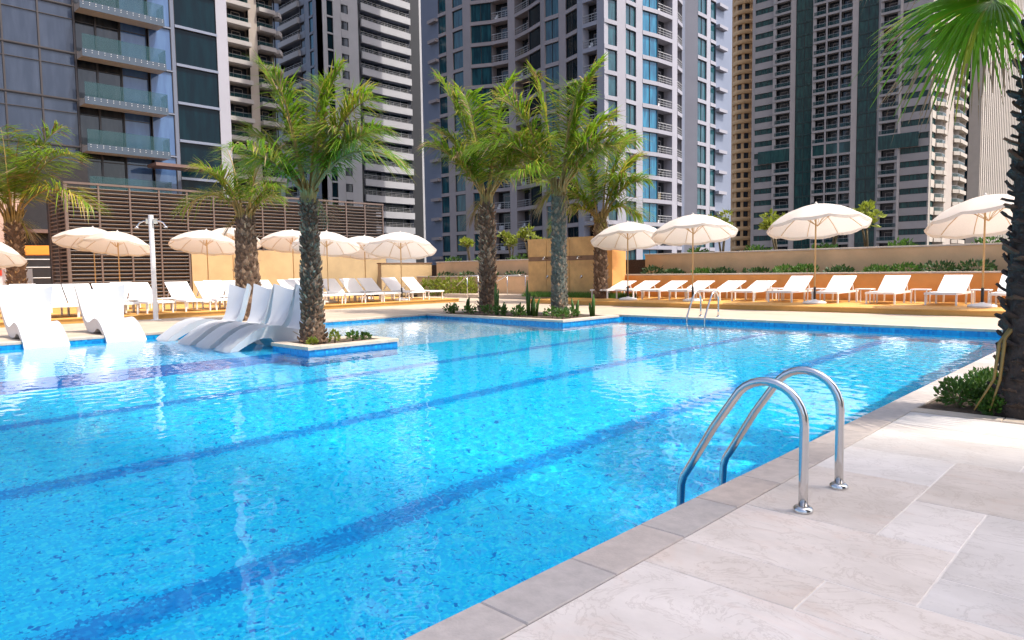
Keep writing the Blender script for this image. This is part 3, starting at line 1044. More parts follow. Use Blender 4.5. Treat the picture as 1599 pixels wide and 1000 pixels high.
# ------------------------------------------------------------------ white wave loungers at the water
def wave_mesh(low):
    up = [(-0.02, -.20), (0.05, -.10), (0.16, -.02), (0.28, .075), (0.42, .165), (0.57, .225), (0.72, .250), (0.86, .238), (1.0, .195), (1.12, .165), (1.24, .165),
          (1.34, .21), (1.425, .31), (1.49, .45), (1.55, .62), (1.61, .78), (1.66, .905)]
    lo = [(0.03, -.25), (0.11, -.17), (0.22, -.10), (0.34, -.035), (0.46, .02), (0.58, .045), (0.70, .035), (0.82, low * .5), (0.95, low), (1.14, low), (1.30, low * .6 + .02),
          (1.42, .10), (1.505, .22), (1.565, .38), (1.62, .57), (1.67, .74), (1.705, .885)]
    n, mth = len(up), 11
    q = MB()
    vs = []
    def wid(i):
        s = i / (n - 1)
        return 0.365 - 0.02 * math.sin(s * math.pi) + 0.125 * max(0, (s - 0.60) / 0.40) ** 1.2
    for side, pr in ((0, up), (1, lo)):
        for i, (y, z) in enumerate(pr):
            w = wid(i)
            s = i / (n - 1)
            for j in range(mth):
                u = -1 + 2 * j / (mth - 1)
                zz, yy2 = z, y
                curl = abs(u) ** 3.0
                if s > 0.6:
                    k = (s - .6) / .4
                    yy2 -= 0.15 * k * curl * (1 if side == 0 else .9)       # wings lean forward
                    zz += (0.11 * k * (abs(u) ** 2.2 - .6)) if s > .72 else 0        # horns at the top corners
                else:
                    zz += 0.02 * curl
                if side == 1:
                    yy2 += 0
                vs.append((u * w * (1.0 if side == 0 else 0.985), yy2, zz))
    fs = []
    N = n * mth
    for i in range(n - 1):
        for j in range(mth - 1):
            a = i * mth + j
            fs.append((a, a + 1, a + mth + 1, a + mth))
            fs.append((N + a, N + a + mth, N + a + mth + 1, N + a + 1))
        a, b = i * mth, (i + 1) * mth
        fs.append((a, b, N + b, N + a))
        a, b = i * mth + mth - 1, (i + 1) * mth + mth - 1
        fs.append((a, N + a, N + b, b))
    for j in range(mth - 1):
        fs.append((j, N + j, N + j + 1, j + 1))
        a = (n - 1) * mth + j
        fs.append((a, a + 1, N + a + 1, N + a))
    q.add(vs, fs)
    return smooth_by_angle(q.mesh('wave_lounger', 'plastic'), 50)
WL, WD = wave_mesh(-0.24), wave_mesh(-0.055)
GW = 'white moulded loungers at the water'
for lab, x, y, rz, m in (
        ('white moulded wave lounger farthest left at the pool edge', -15.08, 3.26, math.radians(90), WD),
        ('white moulded wave lounger, second from the left at the pool edge', -15.12, 4.62, math.radians(90), WD)):
    o = tag(recv(obj('wave_lounger', m, None, (x, y, 0.055), rz)), lab, 'pool lounger', GW)
for lab, x, y, rz in (
        ('white moulded wave lounger at the left of the four beside the island', -14.68, 5.10, -0.03),
        ('white moulded wave lounger, second of the four beside the island', -13.50, 5.07, -0.05),
        ('white moulded wave lounger with shaded back, third of the four beside the island', -12.60, 5.05, -0.06),
        ('white moulded wave lounger nearest the island palm', -11.70, 5.02, -0.06)):
    tag(recv(obj('wave_lounger', WL, None, (x, y, 0.0), rz, (0.94, 1.07, 1.03))), lab, 'pool lounger', GW)

# ------------------------------------------------------------------ shower post and hand rails
sp = thing('shower_post', 'slim white shower post with two heads beside the left terrace', 'shower', (-19.53, 6.7, 0))
q = MB()
q.tube([(0, 0, 0), (0, 0, 2.76)], 0.062, 14)
obj('post', smooth_by_angle(q.mesh('post', 'white_frame')), sp)
q = MB()
q.lathe([(0.13, 0), (0.13, .012), (0.07, .02)], 14)
obj('base_plate', q.mesh('base_plate', 'white_frame'), sp)
for s in (-1, 1):
    d = RV * s
    q = MB()
    q.tube([d * .05 + Vector((0, 0, 2.58)), d * .20 + Vector((0, 0, 2.60)), d * .30 + Vector((0, 0, 2.56)), d * .37 + Vector((0, 0, 2.47))], 0.018, 8)
    q.box(-.05, .05, -.05, .05, 2.53, 2.66, 0, Matrix.Translation(d * .1))
    a = obj('arm', q.mesh('arm', 'steel'), sp)
    q = MB()
    q.lathe([(0.055, 0), (0.05, .03), (0.02, .05)], 12)
    obj('shower_head', q.mesh('shower_head', 'steel', True), a, d * .38 + Vector((0, 0, 2.42)))
for lab, a, b in (('thin steel handrail left of the left palm of the pair', (-23.3, 20.7), (-21.9, 20.7)),
                  ('thin steel handrail right of the left palm of the pair', (-21.3, 20.8), (-19.95, 21.6))):
    hr = thing('handrail', lab, 'handrail', (a[0], a[1], 0))
    d = Vector((b[0] - a[0], b[1] - a[1], 0))
    q = MB()
    q.tube([(0, 0, 0.55), (d.x * .5, d.y * .5, .98), (d.x, d.y, .98)], 0.02, 8)
    obj('rail', q.mesh('rail', 'steel', True), hr)
    for k in (0.5, 1.0):
        q = MB()
        q.tube([(d.x * k, d.y * k, 0), (d.x * k, d.y * k, .975)], 0.018, 8)
        obj('post', q.mesh('post', 'steel', True), hr)

# ------------------------------------------------------------------ palms
def bez(p0, p1, p2, t):
    return p0 * (1 - t) ** 2 + p1 * 2 * t * (1 - t) + p2 * t * t

def frond_mesh(tip, arch, leaf, seed, dry=0.06, yellow=0.15, n=74):
    """feather frond from the origin to tip: rachis plus two ranks of folded leaflets"""
    r = random.Random(seed)
    q = MB()
    hor = Vector((tip.x, tip.y, 0))
    Lh = tip.length
    p0 = Vector((0, 0, 0))
    p1 = hor * 0.40 + Vector((0, 0, max(tip.z, 0) * 0.52 + arch * Lh))
    side0 = Vector((-tip.y, tip.x, 0))
    if side0.length < 1e-3:
        side0 = Vector((1, 0, 0))
    side0.normalize()
    bend = hor.normalized() * 0.07 * Lh - Vector((0, 0, 0.11 * Lh)) if hor.length > 1e-3 else Vector((0, 0, 0))
    tip = tip - bend
    def cur(t):
        return bez(p0, p1, tip, t) + bend * max(0, t) ** 3.5
    pts = [cur(i / 12) for i in range(13)]
    q.tube(pts, [0.030 * (1 - i / 12) ** 0.8 + 0.005 for i in range(13)], 5, 3)
    for i in range(n):
        t = 0.22 + 0.78 * (i + r.random() * .6) / n
        t = min(t, 0.995)
        c = cur(t)
        tg = (cur(min(t + .02, 1.0)) - cur(t - .02)).normalized()
        up = side0.cross(tg)
        if up.z < 0:
            up = -up
        u = (t - .22) / .78
        ll = leaf * 1.62 * (0.38 + 0.80 * math.sin(math.pi * min(1, (u * .85 + .12)))) * r.uniform(.85, 1.1)
        if u > .93:
            ll *= .75
        for s in (-1, 1):
            k = r.random()
            mi = 0
            if k < dry * (1.6 if u > .6 else .5):
                mi = 2
            elif k < dry + yellow:
                mi = 1
            fwd = 0.34 + 0.62 * u + r.uniform(-.14, .14)
            lift = 0.34 + r.uniform(-.28, .25)
            d = (side0 * s + tg * fwd + up * lift).normalized()
            droop = (0.22 + 0.40 * r.random()) * ll
            w = 0.0120 * (leaf / .5) * r.uniform(.8, 1.15)
            wv = d.cross(Vector((0, 0, 1)))
            if wv.length < 1e-3:
                wv = tg.copy()
            wv = (wv.normalized() * .75 + tg * .35).normalized() * w
            a = c
            m1 = c + d * ll * .45 - Vector((0, 0, droop * .18))
            e = c + d * ll * .97 - Vector((0, 0, droop))
            q.add([a + wv * .45, a - wv * .45, m1 - wv, m1 + wv, e], [(0, 1, 2, 3), (3, 2, 4)], mi)
    return q.mesh('frond', ['leaf', 'leaf_y', 'leaf_d', 'rachis'])

def trunk_mesh(h, r0, r1, flare, seed):
    r = random.Random(seed)
    q = MB()
    prof = []
    n = 22
    for i in range(n + 1):
        t = i / n
        rr = r0 + (r1 - r0) * t + flare * max(0, 1 - t / .16) ** 2
        prof.append((rr * r.uniform(.95, 1.05), t * h))
    q.lathe(prof, 14, 0, lambda a, z: 1 + .05 * math.sin(3 * a + 9 * z))
    return q, prof

def leaf_bases(h, r0, r1, n, size, out, seed, z0=0.0, stubs=0.0, flare=0.0):
    """old leaf bases: overlapping woody wedges wound round the trunk"""
    r = random.Random(seed)
    q = MB()
    for i in range(n):
        t = (i + r.random()) / n
        z = z0 + t * (h - z0)
        a = i * 2.39996 + r.uniform(-.15, .15)
        rr = r0 + (r1 - r0) * (z / h) + flare * max(0, 1 - z / h / .16) ** 2
        s = size * r.uniform(.7, 1.25)
        rad = Vector((math.cos(a), math.sin(a), 0))
        tan = Vector((-math.sin(a), math.cos(a), 0))
        c = rad * rr * .93 + Vector((0, 0, z))
        o = out * r.uniform(.5, 1.5)
        L_ = c - tan * s * .6
        R_ = c + tan * s * .6
        B_ = c - Vector((0, 0, s * .7)) + rad * .015
        Tp = c + Vector((0, 0, s * .75)) + rad * o + tan * r.uniform(-.3, .3) * s
        I_ = c + rad * (o * .55 + .03) + Vector((0, 0, s * .05))
        mi = 1 if r.random() < .38 else 0
        q.add([L_, R_, B_, Tp, I_], [(0, 4, 3), (4, 1, 3), (0, 2, 4), (2, 1, 4), (0, 3, 1)], mi)
        if stubs and r.random() < stubs:
            d = (rad + Vector((0, 0, r.uniform(.3, 1.1)))).normalized()
            ln = r.uniform(.10, .22)
            w = tan * .022
            q.add([c - w, c + w, c + d * ln + w * .8, c + d * ln - w * .8, c + d * ln * .5 + rad * .03], [(0, 1, 4), (1, 2, 4), (2, 3, 4), (3, 0, 4)], 2)
    return q

def palm(label, base, h, r0, r1, fronds, px, leaf, seed, mats=('bark', 'bark_l'), scale_n=220, scale_s=.10, scale_o=.05, stubs=0., flare=0.06, dead=0, extra=6, shaft=.45, lean=(0, 0)):
    """fronds: list of (right, up, away, arch) offsets in units of px metres from the crown"""
    r = random.Random(seed)
    t = thing('palm_tree', label, 'palm tree', base)
    q, prof = trunk_mesh(h, r0, r1, flare, seed)
    tr_ = obj('trunk', smooth_by_angle(q.mesh('trunk', mats[0]), 60), t)
    q = leaf_bases(h, r0, r1, scale_n, scale_s, scale_o, seed + 1, 0.0, stubs, flare)
    lb = obj('leaf_bases', q.mesh('leaf_bases', [mats[0], mats[1], 'stub']), tr_)
    lb['kind'] = 'stuff'
    # fibrous crown shaft with young leaf stalks
    q = MB()
    shaft *= .55
    q.lathe([(r1 * 1.02, 0), (r1 * .85, shaft * .3), (r1 * .6, shaft * .7), (r1 * .35, shaft), (r1 * .1, shaft * 1.2)], 12, 0, lambda a, z: 1 + .12 * math.sin(5 * a + 4 * z))
    for k in range(20):
        a = k * 2.4
        e = r.uniform(1.1, 1.9)
        q.tube([(math.cos(a) * r1 * .85, math.sin(a) * r1 * .85, 0.0), (math.cos(a) * r1 * 1.05, math.sin(a) * r1 * 1.05, shaft * r.uniform(.4, .7)), (math.cos(a) * r1 * e, math.sin(a) * r1 * e, shaft * r.uniform(.8, 1.5))], [.045, .032, .012], 5, 1)
    obj('crown_shaft', q.mesh('crown_shaft', ['bark', 'rachis'], False), t, (0, 0, h - .05))
    top = Vector((0, 0, h + shaft * .25))
    allf = [(RV * dx * px + FV * da * px + Vector((0, 0, dz * px)), ar, 0.05, .13) for dx, dz, da, ar in fronds]
    for k in range(extra):
        a = r.uniform(0, 6.28)
        e = r.uniform(.35, 1.25)
        L = r.uniform(.85, 1.05) * 150 * px
        allf.append((Vector((math.cos(a) * math.cos(e), math.sin(a) * math.cos(e), math.sin(e))) * L, .16, .05, .10))
    for k, (tp, ar, dr, ye) in enumerate(allf):
        off = Vector((tp.x, tp.y, 0))
        off = off.normalized() * r1 * .45 if off.length > .01 else Vector()
        obj('frond', frond_mesh(tp - off, ar, leaf, seed * 100 + k, dr + r.uniform(0, .10), ye + r.uniform(0, .28)), t, top + off)
    for k in range(dead):
        a = r.uniform(0, 6.28)
        tp = Vector((math.cos(a) * .5, math.sin(a) * .5, -r.uniform(.3, .7)))
        obj('dead_frond', frond_mesh(tp, .35, leaf * .5, seed * 100 + 50 + k, 1.0, 0, 26), t, top - Vector((0, 0, .1)))
    return t

palm('tall palm with dark shaggy trunk on the island planter in the pool', (-10.74, 6.22, 0.0), 2.42, 0.168, 0.10,
     [(-68, 200, 15, .10), (-40, 175, -25, .12), (52, 196, 20, .14), (104, 140, -20, .20), (140, 48, -10, .46), (-90, 96, 15, .20), (-84, 50, -20, .24), (60, 90, -45, .3), (20, 185, 40, .1),
      (-50, 120, 50, .2), (85, 95, 40, .25), (92, 165, 35, .12)],
     .0112, .52, 11, ('bark', 'bark_l'), 330, .08, .055, .05, .07, 1, 2)
palm('stout palm with thick scaly trunk behind the white wave loungers', (-17.3, 8.2, 0.0), 2.62, 0.335, 0.20,
     [(-32, 103, 20, .12), (-69, 72, -15, .22), (-92, 8, -10, .55), (25, 96, 10, .10), (54, 42, -10, .20), (48, 26, 15, .24), (36, 78, -15, .15), (-30, 60, -40, .25), (-52, 40, 35, .3)],
     .0166, .50, 22, ('bark', 'bark_l'), 230, .15, .05, .12, .03, 1, 0, .55)
palm('palm with sunlit stubs on its trunk at the far left of the photo', (-28.0, 5.3, T), 2.85, 0.27, 0.235,
     [(-17, 142, 10, .10), (73, 140, 15, .18), (106, 96, -15, .26), (130, 16, -10, .52), (-60, 75, -20, .22), (-45, 110, 20, .15), (40, 120, -30, .15), (-90, 50, 10, .3), (30, 60, -50, .3), (-75, 95, -25, .2)],
     .0215, .80, 33, ('bark', 'bark_l'), 200, .13, .06, .55, .02, 3, 2, .9)
palm('left palm of the pair on the corner bed, trunk bristling with stubs', (-14.4, 14.0, 0.0), 3.1, 0.225, 0.155,
     [(-75, 192, 15, .10), (40, 186, 20, .14), (-90, 80, -15, .22), (-76, 108, 20, .20), (70, 60, -20, .28), (66, 100, 25, .2), (-28, 150, -30, .12), (20, 70, -60, .3), (-50, 60, -40, .25), (-40, 175, 25, .1)],
     .0186, .78, 44, ('bark', 'bark_l'), 260, .12, .09, .45, .05, 2, 2, .75)
palm('right palm of the pair on the corner bed, with mottled grey trunk', (-11.68, 13.95, 0.0), 3.12, 0.205, 0.165,
     [(68, 196, 15, .10), (-38, 186, 20, .16), (-96, 142, -20, .22), (84, 112, 15, .18), (92, 82, -15, .22), (-132, 60, -25, .40), (-70, 20, -50, .35), (30, 150, -35, .12), (60, 60, -40, .28), (45, 175, 30, .1), (-50, 60, 45, .3)],
     .0168, .74, 55, ('bark_g', 'bark_l'), 340, .085, .03, .04, .02, 3, 2, .7)
palm('smaller palm standing by the right end of the shower wall', (-14.98, 20.2, T), 2.75, 0.24, 0.20,
     [(46, 124, 10, .12), (68, 58, -10, .24), (60, 8, 10, .45), (-32, 82, -15, .18), (-48, 34, 10, .3), (15, 105, -20, .12), (35, 60, -30, .25), (-66, -4, 5, .5), (58, 95, 20, .15)],
     .0232, .82, 66, ('bark', 'bark_l'), 200, .12, .05, .15, .02, 2, 2, .6)

# ------------------------------------------------------------------ fan palm beside the near deck
def fan_leaf(hub, axis, normal, R, spread, seed, n=34, droop=.25, yellow=0.1, curl=.15):
    """costapalmate leaf: folded blades radiating from the hub, tips split and hanging"""
    r = random.Random(seed)
    q = MB()
    ax = axis.normalized()
    nm = (normal - ax * normal.dot(ax)).normalized()
    sd = ax.cross(nm)
    for i in range(n):
        u = -1 + 2 * (i + .5) / n
        a = u * spread
        d = ax * math.cos(a) + sd * math.sin(a)
        L = R * (1.0 - .18 * abs(u) ** 2) * r.uniform(.85, 1.08)
        tng = -ax * math.sin(a) + sd * math.cos(a)
        half = math.tan(spread / n) * 1.0
        mi = 1 if r.random() < yellow else 0
        prev = None
        NS = 6
        for k in range(NS + 1):
            t = k / NS
            if t < .46:
                w = half * L * t + .004
            else:
                w = half * L * .46 * max(0, (1 - (t - .46) / .54)) ** .7 + .002
            drop = droop * L * max(0, t - .35) ** 1.8 * 1.9 * r.uniform(.9, 1.1)
            c = hub + d * L * t - Vector((0, 0, drop)) + nm * (curl * L * (.25 - (t - .5) ** 2) * .5)
            ridge = nm * (w * .55)
            cur = [c - tng * w, c + ridge, c + tng * w]
            if prev:
                q.add(prev + cur, [(0, 1, 4, 3), (1, 2, 5, 4)], (2 if (t > .92 and r.random() < .55) else mi))
            prev = cur
        if r.random() < .4:                           # loose dry thread at the tip
            e = hub + d * L - Vector((0, 0, droop * L * .9))
            q.add([e, e + tng * .006, e + d * .06 - Vector((0, 0, r.uniform(.05, .16)))], [(0, 1, 2)], 2)
    return q.mesh('leaf_blade', ['fan', 'fan_y', 'leaf_d'])

FB = Vector((-0.735, 6.565, -0.02))
fp = thing('fan_palm', 'fan palm with dark ragged trunk beside the near deck', 'palm tree', FB)
FH, FR0, FR1 = 3.15, 0.27, 0.155
q, prof = trunk_mesh(FH, FR0, FR1, .05, 77)
ft = obj('trunk', q.mesh('trunk', 'bark_d', True), fp)
def fan_bases(seed):
    """split, upturned boots of old leaves, thick woody tongues"""
    r = random.Random(seed)
    q = MB()
    n = 300
    for i in range(n):
        t = (i + r.random()) / n
        z = .02 + t * (FH - .1)
        a = i * 2.39996 + r.uniform(-.2, .2)
        rr = FR0 + (FR1 - FR0) * z / FH
        rad = Vector((math.cos(a), math.sin(a), 0))
        tan = Vector((-math.sin(a), math.cos(a), 0))
        c = rad * rr * .88 + Vector((0, 0, z))
        w = r.uniform(.04, .085)
        ln = r.uniform(.05, .13)
        d = (rad * r.uniform(.55, 1.25) + Vector((0, 0, r.uniform(.25, 1.1))) + tan * r.uniform(-.4, .4)).normalized()
        th = rad * .012 + Vector((0, 0, -.012))
        m_ = c + d * ln * .55 + rad * .01
        e = c + d * ln
        vs = [c - tan * w, c + tan * w, m_ + tan * w * .8, e + tan * w * r.uniform(.1, .6), e - tan * w * r.uniform(.1, .7) - d * .03, m_ - tan * w * .8]
        vs2 = [p + th * 1.2 for p in vs]
        fs = [(0, 1, 2, 5), (5, 2, 3, 4), (11, 8, 7, 6), (10, 9, 8, 11)]
        fs += [(k, k + 6, (k + 1) % 6 + 6, (k + 1) % 6) for k in range(6)]
        q.add(vs + vs2, fs, 1 if r.random() < .25 else 0)
    return q.mesh('leaf_bases', ['bark_d', 'bark'])
lb = obj('leaf_bases', fan_bases(5), ft)
lb['kind'] = 'stuff'
crown = Vector((0, 0, 3.0))
def stalk(a, b, r0=.016, sag=.06):
    q = MB()
    m_ = (a + b) / 2 + Vector((0, 0, sag))
    q.tube([bez(a, m_ * 2 - (a + b) / 2, b, k / 6) for k in range(7)], [r0 * (1 - .07 * k) for k in range(7)], 6)
    return q.mesh('leaf_stalk', 'fan', True)
Zv = Vector((0, 0, 1))
fans = [  # hub (right, away, up) from the trunk foot, blade axis, plane normal, radius, spread, droop, yellow
    ((-.52, -.10, 3.08), (-1.0, .05, -.34), (-.25, -.6, 1.0), .92, 1.3, .50, .16),
    ((-.46, -.30, 3.16), (-1.0, -.15, .06), (.0, -.35, 1.0), 1.08, 1.4, .24, .55),
    ((-.50, .10, 3.04), (-.70, .1, -.85), (-.8, -.5, .7), .74, 1.15, .30, .05),
    ((-.15, -.45, 3.40), (-.5, -1, .15), (0, -.2, 1), .85, 1.6, .25, .2),
    ((.35, -.35, 3.25), (.8, -.7, -.1), (.3, -.3, 1), .85, 1.6, .3, .1),
    ((.45, .25, 3.25), (.9, .5, -.15), (.3, .3, 1), .85, 1.6, .3, .1),
    ((-.20, .45, 3.30), (-.5, 1, .1), (-.2, .2, 1), .85, 1.6, .3, .1),
    ((-.10, .0, 3.75), (-.5, .2, .9), (-.6, .1, .5), .8, 1.5, .2, .1),
    ((.15, -.1, 3.75), (.5, -.3, .9), (.4, -.2, .6), .8, 1.5, .2, .1),
    ((.10, .15, 3.70), (.2, .6, .8), (.1, .7, .5), .8, 1.5, .2, .1)]
for k, (h_, ax, nm, R, sp_, dr, ye) in enumerate(fans):
    w3 = lambda v: RV * v[0] + FV * v[1] + Zv * v[2]
    hub = w3(h_)
    s0 = Vector((0, 0, 2.62)) + Vector((hub.x, hub.y, 0)).normalized() * .10
    st_ = obj('leaf_stalk', stalk(s0, hub, .018, .07), fp)
    obj('leaf_blade', fan_leaf(hub, w3(ax), w3(nm), R, sp_, 300 + k, 34, dr, ye), st_)
# drooping offshoot at its foot
q = MB()
for k in range(2):
    a = RV * (-.28 - .02 * k) + FV * (.03 * k)
    q.tube([a * .55 + Vector((0, 0, .78)), a * 1.0 + Vector((0, 0, .62 - .04 * k)), a * 1.1 + Vector((0, 0, .30)), a * (1.35 + .2 * k) + Vector((0, 0, .06))], [.016, .014, .011, .005], 5)
obj('hanging_stalks', q.mesh('hanging_stalks', 'rachis', True), fp)

# ------------------------------------------------------------------ small plants
def leaf_ball(rx, ry, rz_, n, size, seed, up=.5, cz=0.0, low=-.6):
    r = random.Random(seed)
    q = MB()
    for i in range(n):
        while True:
            p = Vector((r.uniform(-1, 1), r.uniform(-1, 1), r.uniform(low, 1)))
            if .25 < p.length < 1:
                break
        p = p * (1 - .25 * r.random())
        c = Vector((p.x * rx, p.y * ry, p.z * rz_ + cz))
        d = (p.normalized() + Vector((r.uniform(-.7, .7), r.uniform(-.7, .7), r.uniform(-.3, .7) + up))).normalized()
        s = d.cross(Vector((r.uniform(-1, 1), r.uniform(-1, 1), r.uniform(-1, 1))))
        if s.length < 1e-3:
            continue
        s = s.normalized() * size * .3
        L = size * r.uniform(.7, 1.3)
        nrm = s.cross(d).normalized() * size * .12
        q.add([c, c + d * L * .5 + s + nrm, c + d * L, c + d * L * .5 - s + nrm], [(0, 1, 2), (0, 2, 3)])
    return q

def shrub(name, label, cat, loc, w, h, n, size, m, seed, group=None, stems=5):
    t = thing(name, label, cat, loc, 0, group)
    q = leaf_ball(w, w, h * .62, n, size, seed, .5, h * .45)
    obj('foliage', q.mesh('foliage', m), t)
    r = random.Random(seed)
    q = MB()
    for k in range(stems):
        a = r.uniform(0, 6.28)
        q.tube([(0, 0, -.03), (math.cos(a) * w * .3, math.sin(a) * w * .3, h * .4), (math.cos(a) * w * .6, math.sin(a) * w * .6, h * .75)], [.012, .009, .004], 4)
    obj('stem', q.mesh('stem', 'stem'), t)
    return t

# shrub strip between the right walls
xs_ = [-14.6, -13.6, -12.5, -11.6, -10.5, -9.5, -8.6, -7.5, -6.6, -5.7, -4.8, -3.9, -2.9]
for i, x in enumerate(xs_):
    shrub('shrub', 'low green shrub in the strip above the orange wall, %s from the shower end' % ords[i], 'shrub', (x + random.uniform(-.2, .2), 22.92, .88),
          random.uniform(.35, .6), random.uniform(.18, .40), 170, .13, random.choice(['shrub', 'shrub_d']), 400 + i, 'shrubs in the strip above the orange wall')
for i in range(5):
    shrub('shrub', 'low green shrub in the strip left of the showers, %s from the left' % ords[i], 'shrub', (-26.6 + i * 1.6, 22.92, .86),
          .5, .26, 130, .12, 'shrub_d', 440 + i, 'shrubs in the strip left of the showers')
for i, x in enumerate((-26.6, -25.9, -25.1, -24.2, -23.6)):
    shrub('shrub', 'lime green bush in front of the low tan wall, %s from the left' % ords[i], 'shrub', (x, 21.75, .0),
          .38, random.uniform(.75, .95), 210, .15, 'shrub_y', 460 + i, 'lime green bushes by the tan wall')
# frangipani-like young trees on the garden behind the wall
def young_tree(label, x, y, h, seed, m='shrub_y'):
    r = random.Random(seed)
    t = thing('young_tree', label, 'tree', (x, y, 1.5), 0, 'young trees behind the garden walls')
    q = MB()
    tips = []
    for k in range(3):
        a = r.uniform(0, 6.28)
        e = Vector((math.cos(a) * r.uniform(.1, .38), math.sin(a) * r.uniform(.1, .38), h * r.uniform(.62, .95)))
        q.tube([(0, 0, -.1), e * .5 + Vector((0, 0, .1)), e], [.045, .035, .022], 6)
        tips.append(e)
        for j in range(2):
            b = r.uniform(0, 6.28)
            e2 = e + Vector((math.cos(b) * .28, math.sin(b) * .28, r.uniform(.0, .3)))
            q.tube([e * .85, e2], [.02, .012], 5)
            tips.append(e2)
    obj('trunk', q.mesh('trunk', 'stem', True), t)
    q = MB()
    for e in tips:
        lb_ = leaf_ball(.19, .19, .14, 26, .19, r.randint(0, 9999), .3, 0, -.5)
        q.add([Vector(v) + e for v in lb_.v], lb_.f)
    obj('crown', q.mesh('crown', m), t)
for i, (x, y, h, lab) in enumerate((
        (-26.7, 24.7, 1.55, 'young leafy tree left of the left palm of the pair, behind the wall'),
        (-23.7, 24.7, 1.45, 'young leafy tree between the palm pair, nearer the left trunk, behind the wall'),
        (-22.7, 24.9, 1.55, 'young leafy tree just left of the shower wall, behind the wall'),
        (-12.6, 24.7, 1.45, 'young leafy tree behind the parasol by the pool ladder'),
        (-10.5, 24.8, 1.5, 'young leafy tree left of the lone middle parasol, behind the wall'),
        (-8.6, 24.7, 1.3, 'young leafy tree behind the lone middle parasol'),
        (-7.6, 25.2, 1.55, 'young leafy tree right of the lone middle parasol pole, behind the wall'))):
    young_tree(lab, x, y, h, 500 + i)
for i in range(11):
    x = -27.5 + i * 2.35
    if -20 < x < -15.2:
        continue
    shrub('shrub', 'small bush peeking over the garden wall, %s from the left' % ords[i], 'shrub', (x, 24.25, 1.5), .5, .42, 110, .15, 'shrub', 520 + i, 'bushes peeking over the garden wall')
# cactus-like columns and ground plants on the corner bed
r = random.Random(9)
def upright(label, x, y, h, seed, n=3):
    t = thing('succulent', label, 'plant', (x, y, .0), 0, 'upright succulents on the corner bed')
    q = MB()
    for k in range(n):
        dx, dy = random.uniform(-.06, .06), random.uniform(-.06, .06)
        hh = h * random.uniform(.55, 1)
        q.tube([(dx, dy, -.02), (dx * 1.4, dy * 1.4, hh * .6), (dx * 2 + .03, dy * 2, hh)], [.035, .042, .012], 6)
    obj('stem', q.mesh('stem', 'shrub', True), t)
for i, (x, y, h) in enumerate(((-15.0, 13.2, .35), (-14.95, 13.7, .5), (-13.35, 13.3, .85), (-13.0, 13.2, .35), (-12.75, 13.5, .38), (-12.45, 13.6, .95), (-12.1, 13.4, .5), (-11.05, 13.9, .45), (-10.75, 14.2, .55))):
    upright('green upright succulent, %s from the left on the corner bed' % ords[i], x, y, h, 600 + i)
for i, (x, y, w) in enumerate(((-14.85, 12.95, .2), (-14.1, 13.0, .2), (-13.7, 13.3, .22), (-12.9, 13.0, .2), (-12.2, 12.95, .2), (-11.3, 13.2, .24), (-10.9, 13.4, .26), (-10.8, 13.0, .18))):
    shrub('ground_plant', 'low leafy plant on the corner bed, %s from the left' % ords[i], 'plant', (x, y, 0.0), w, .22, 90, .09, random.choice(['shrub', 'shrub_y']), 620 + i, 'low plants on the corner bed', 3)
for i, (x, y, w, h) in enumerate(((-10.35, 6.40, .08, .18), (-10.42, 6.80, .10, .12), (-10.4, 7.05, .08, .08), (-10.35, 5.98, .06, .06))):
    shrub('ground_plant', 'small leafy plant on the island planter, %s from its front corner' % ['second', 'third', 'fourth', 'first'][i], 'plant', (x, y, 0.0), w, h, 70, .07, random.choice(['shrub', 'shrub_y']), 640 + i, 'small plants on the island planter', 3)
for i, (x, y, w, h) in enumerate(((-1.28, 6.62, .17, .22), (-1.18, 7.02, .22, .26), (-0.98, 6.42, .13, .16), (-1.05, 6.72, .16, .2), (-0.45, 6.45, .15, .2), (-.2, 6.75, .2, .25), (-1.2, 7.5, .2, .22), (-.55, 7.3, .22, .24))):
    shrub('ground_plant', 'low bright green bush at the foot of the fan palm, %s along the bed' % ords[i], 'plant', (x, y, -0.01), w, h, 420, .042, 'shrub', 660 + i, 'low bushes at the fan palm', 6)
# strip of grass by the showers
def grass(name, label, x0, x1, y0, y1, z, n, h, seed):
    r = np.random.default_rng(seed)
    P = np.stack([r.uniform(x0, x1, n), r.uniform(y0, y1, n), np.full(n, z)], 1)
    a = r.uniform(0, 6.28, n)
    w = np.stack([np.cos(a), np.sin(a), 0 * a], 1) * .012
    tip = P + np.stack([r.normal(0, .05, n), r.normal(0, .05, n), h * r.uniform(.6, 1.2, n)], 1)
    V = np.stack([P - w, P + w, tip], 1).reshape(-1, 3)
    me = bpy.data.meshes.new(name)
    me.from_pydata(V.tolist(), [], [(3 * i, 3 * i + 1, 3 * i + 2) for i in range(n)])
    me.materials.append(MT['grass'])
    o = obj(name, me)
    o['kind'] = 'stuff'
    tag(o, label, 'grass')
grass('grass_strip', 'strip of green grass along the foot of the shower wall', -19.0, -14.0, 20.3, 21.15, T, 5000, .2, 3)

# ------------------------------------------------------------------ towers
def seg_frame(a, b):
    d = Vector((b[0] - a[0], b[1] - a[1], 0))
    return d.length, math.atan2(d.y, d.x)

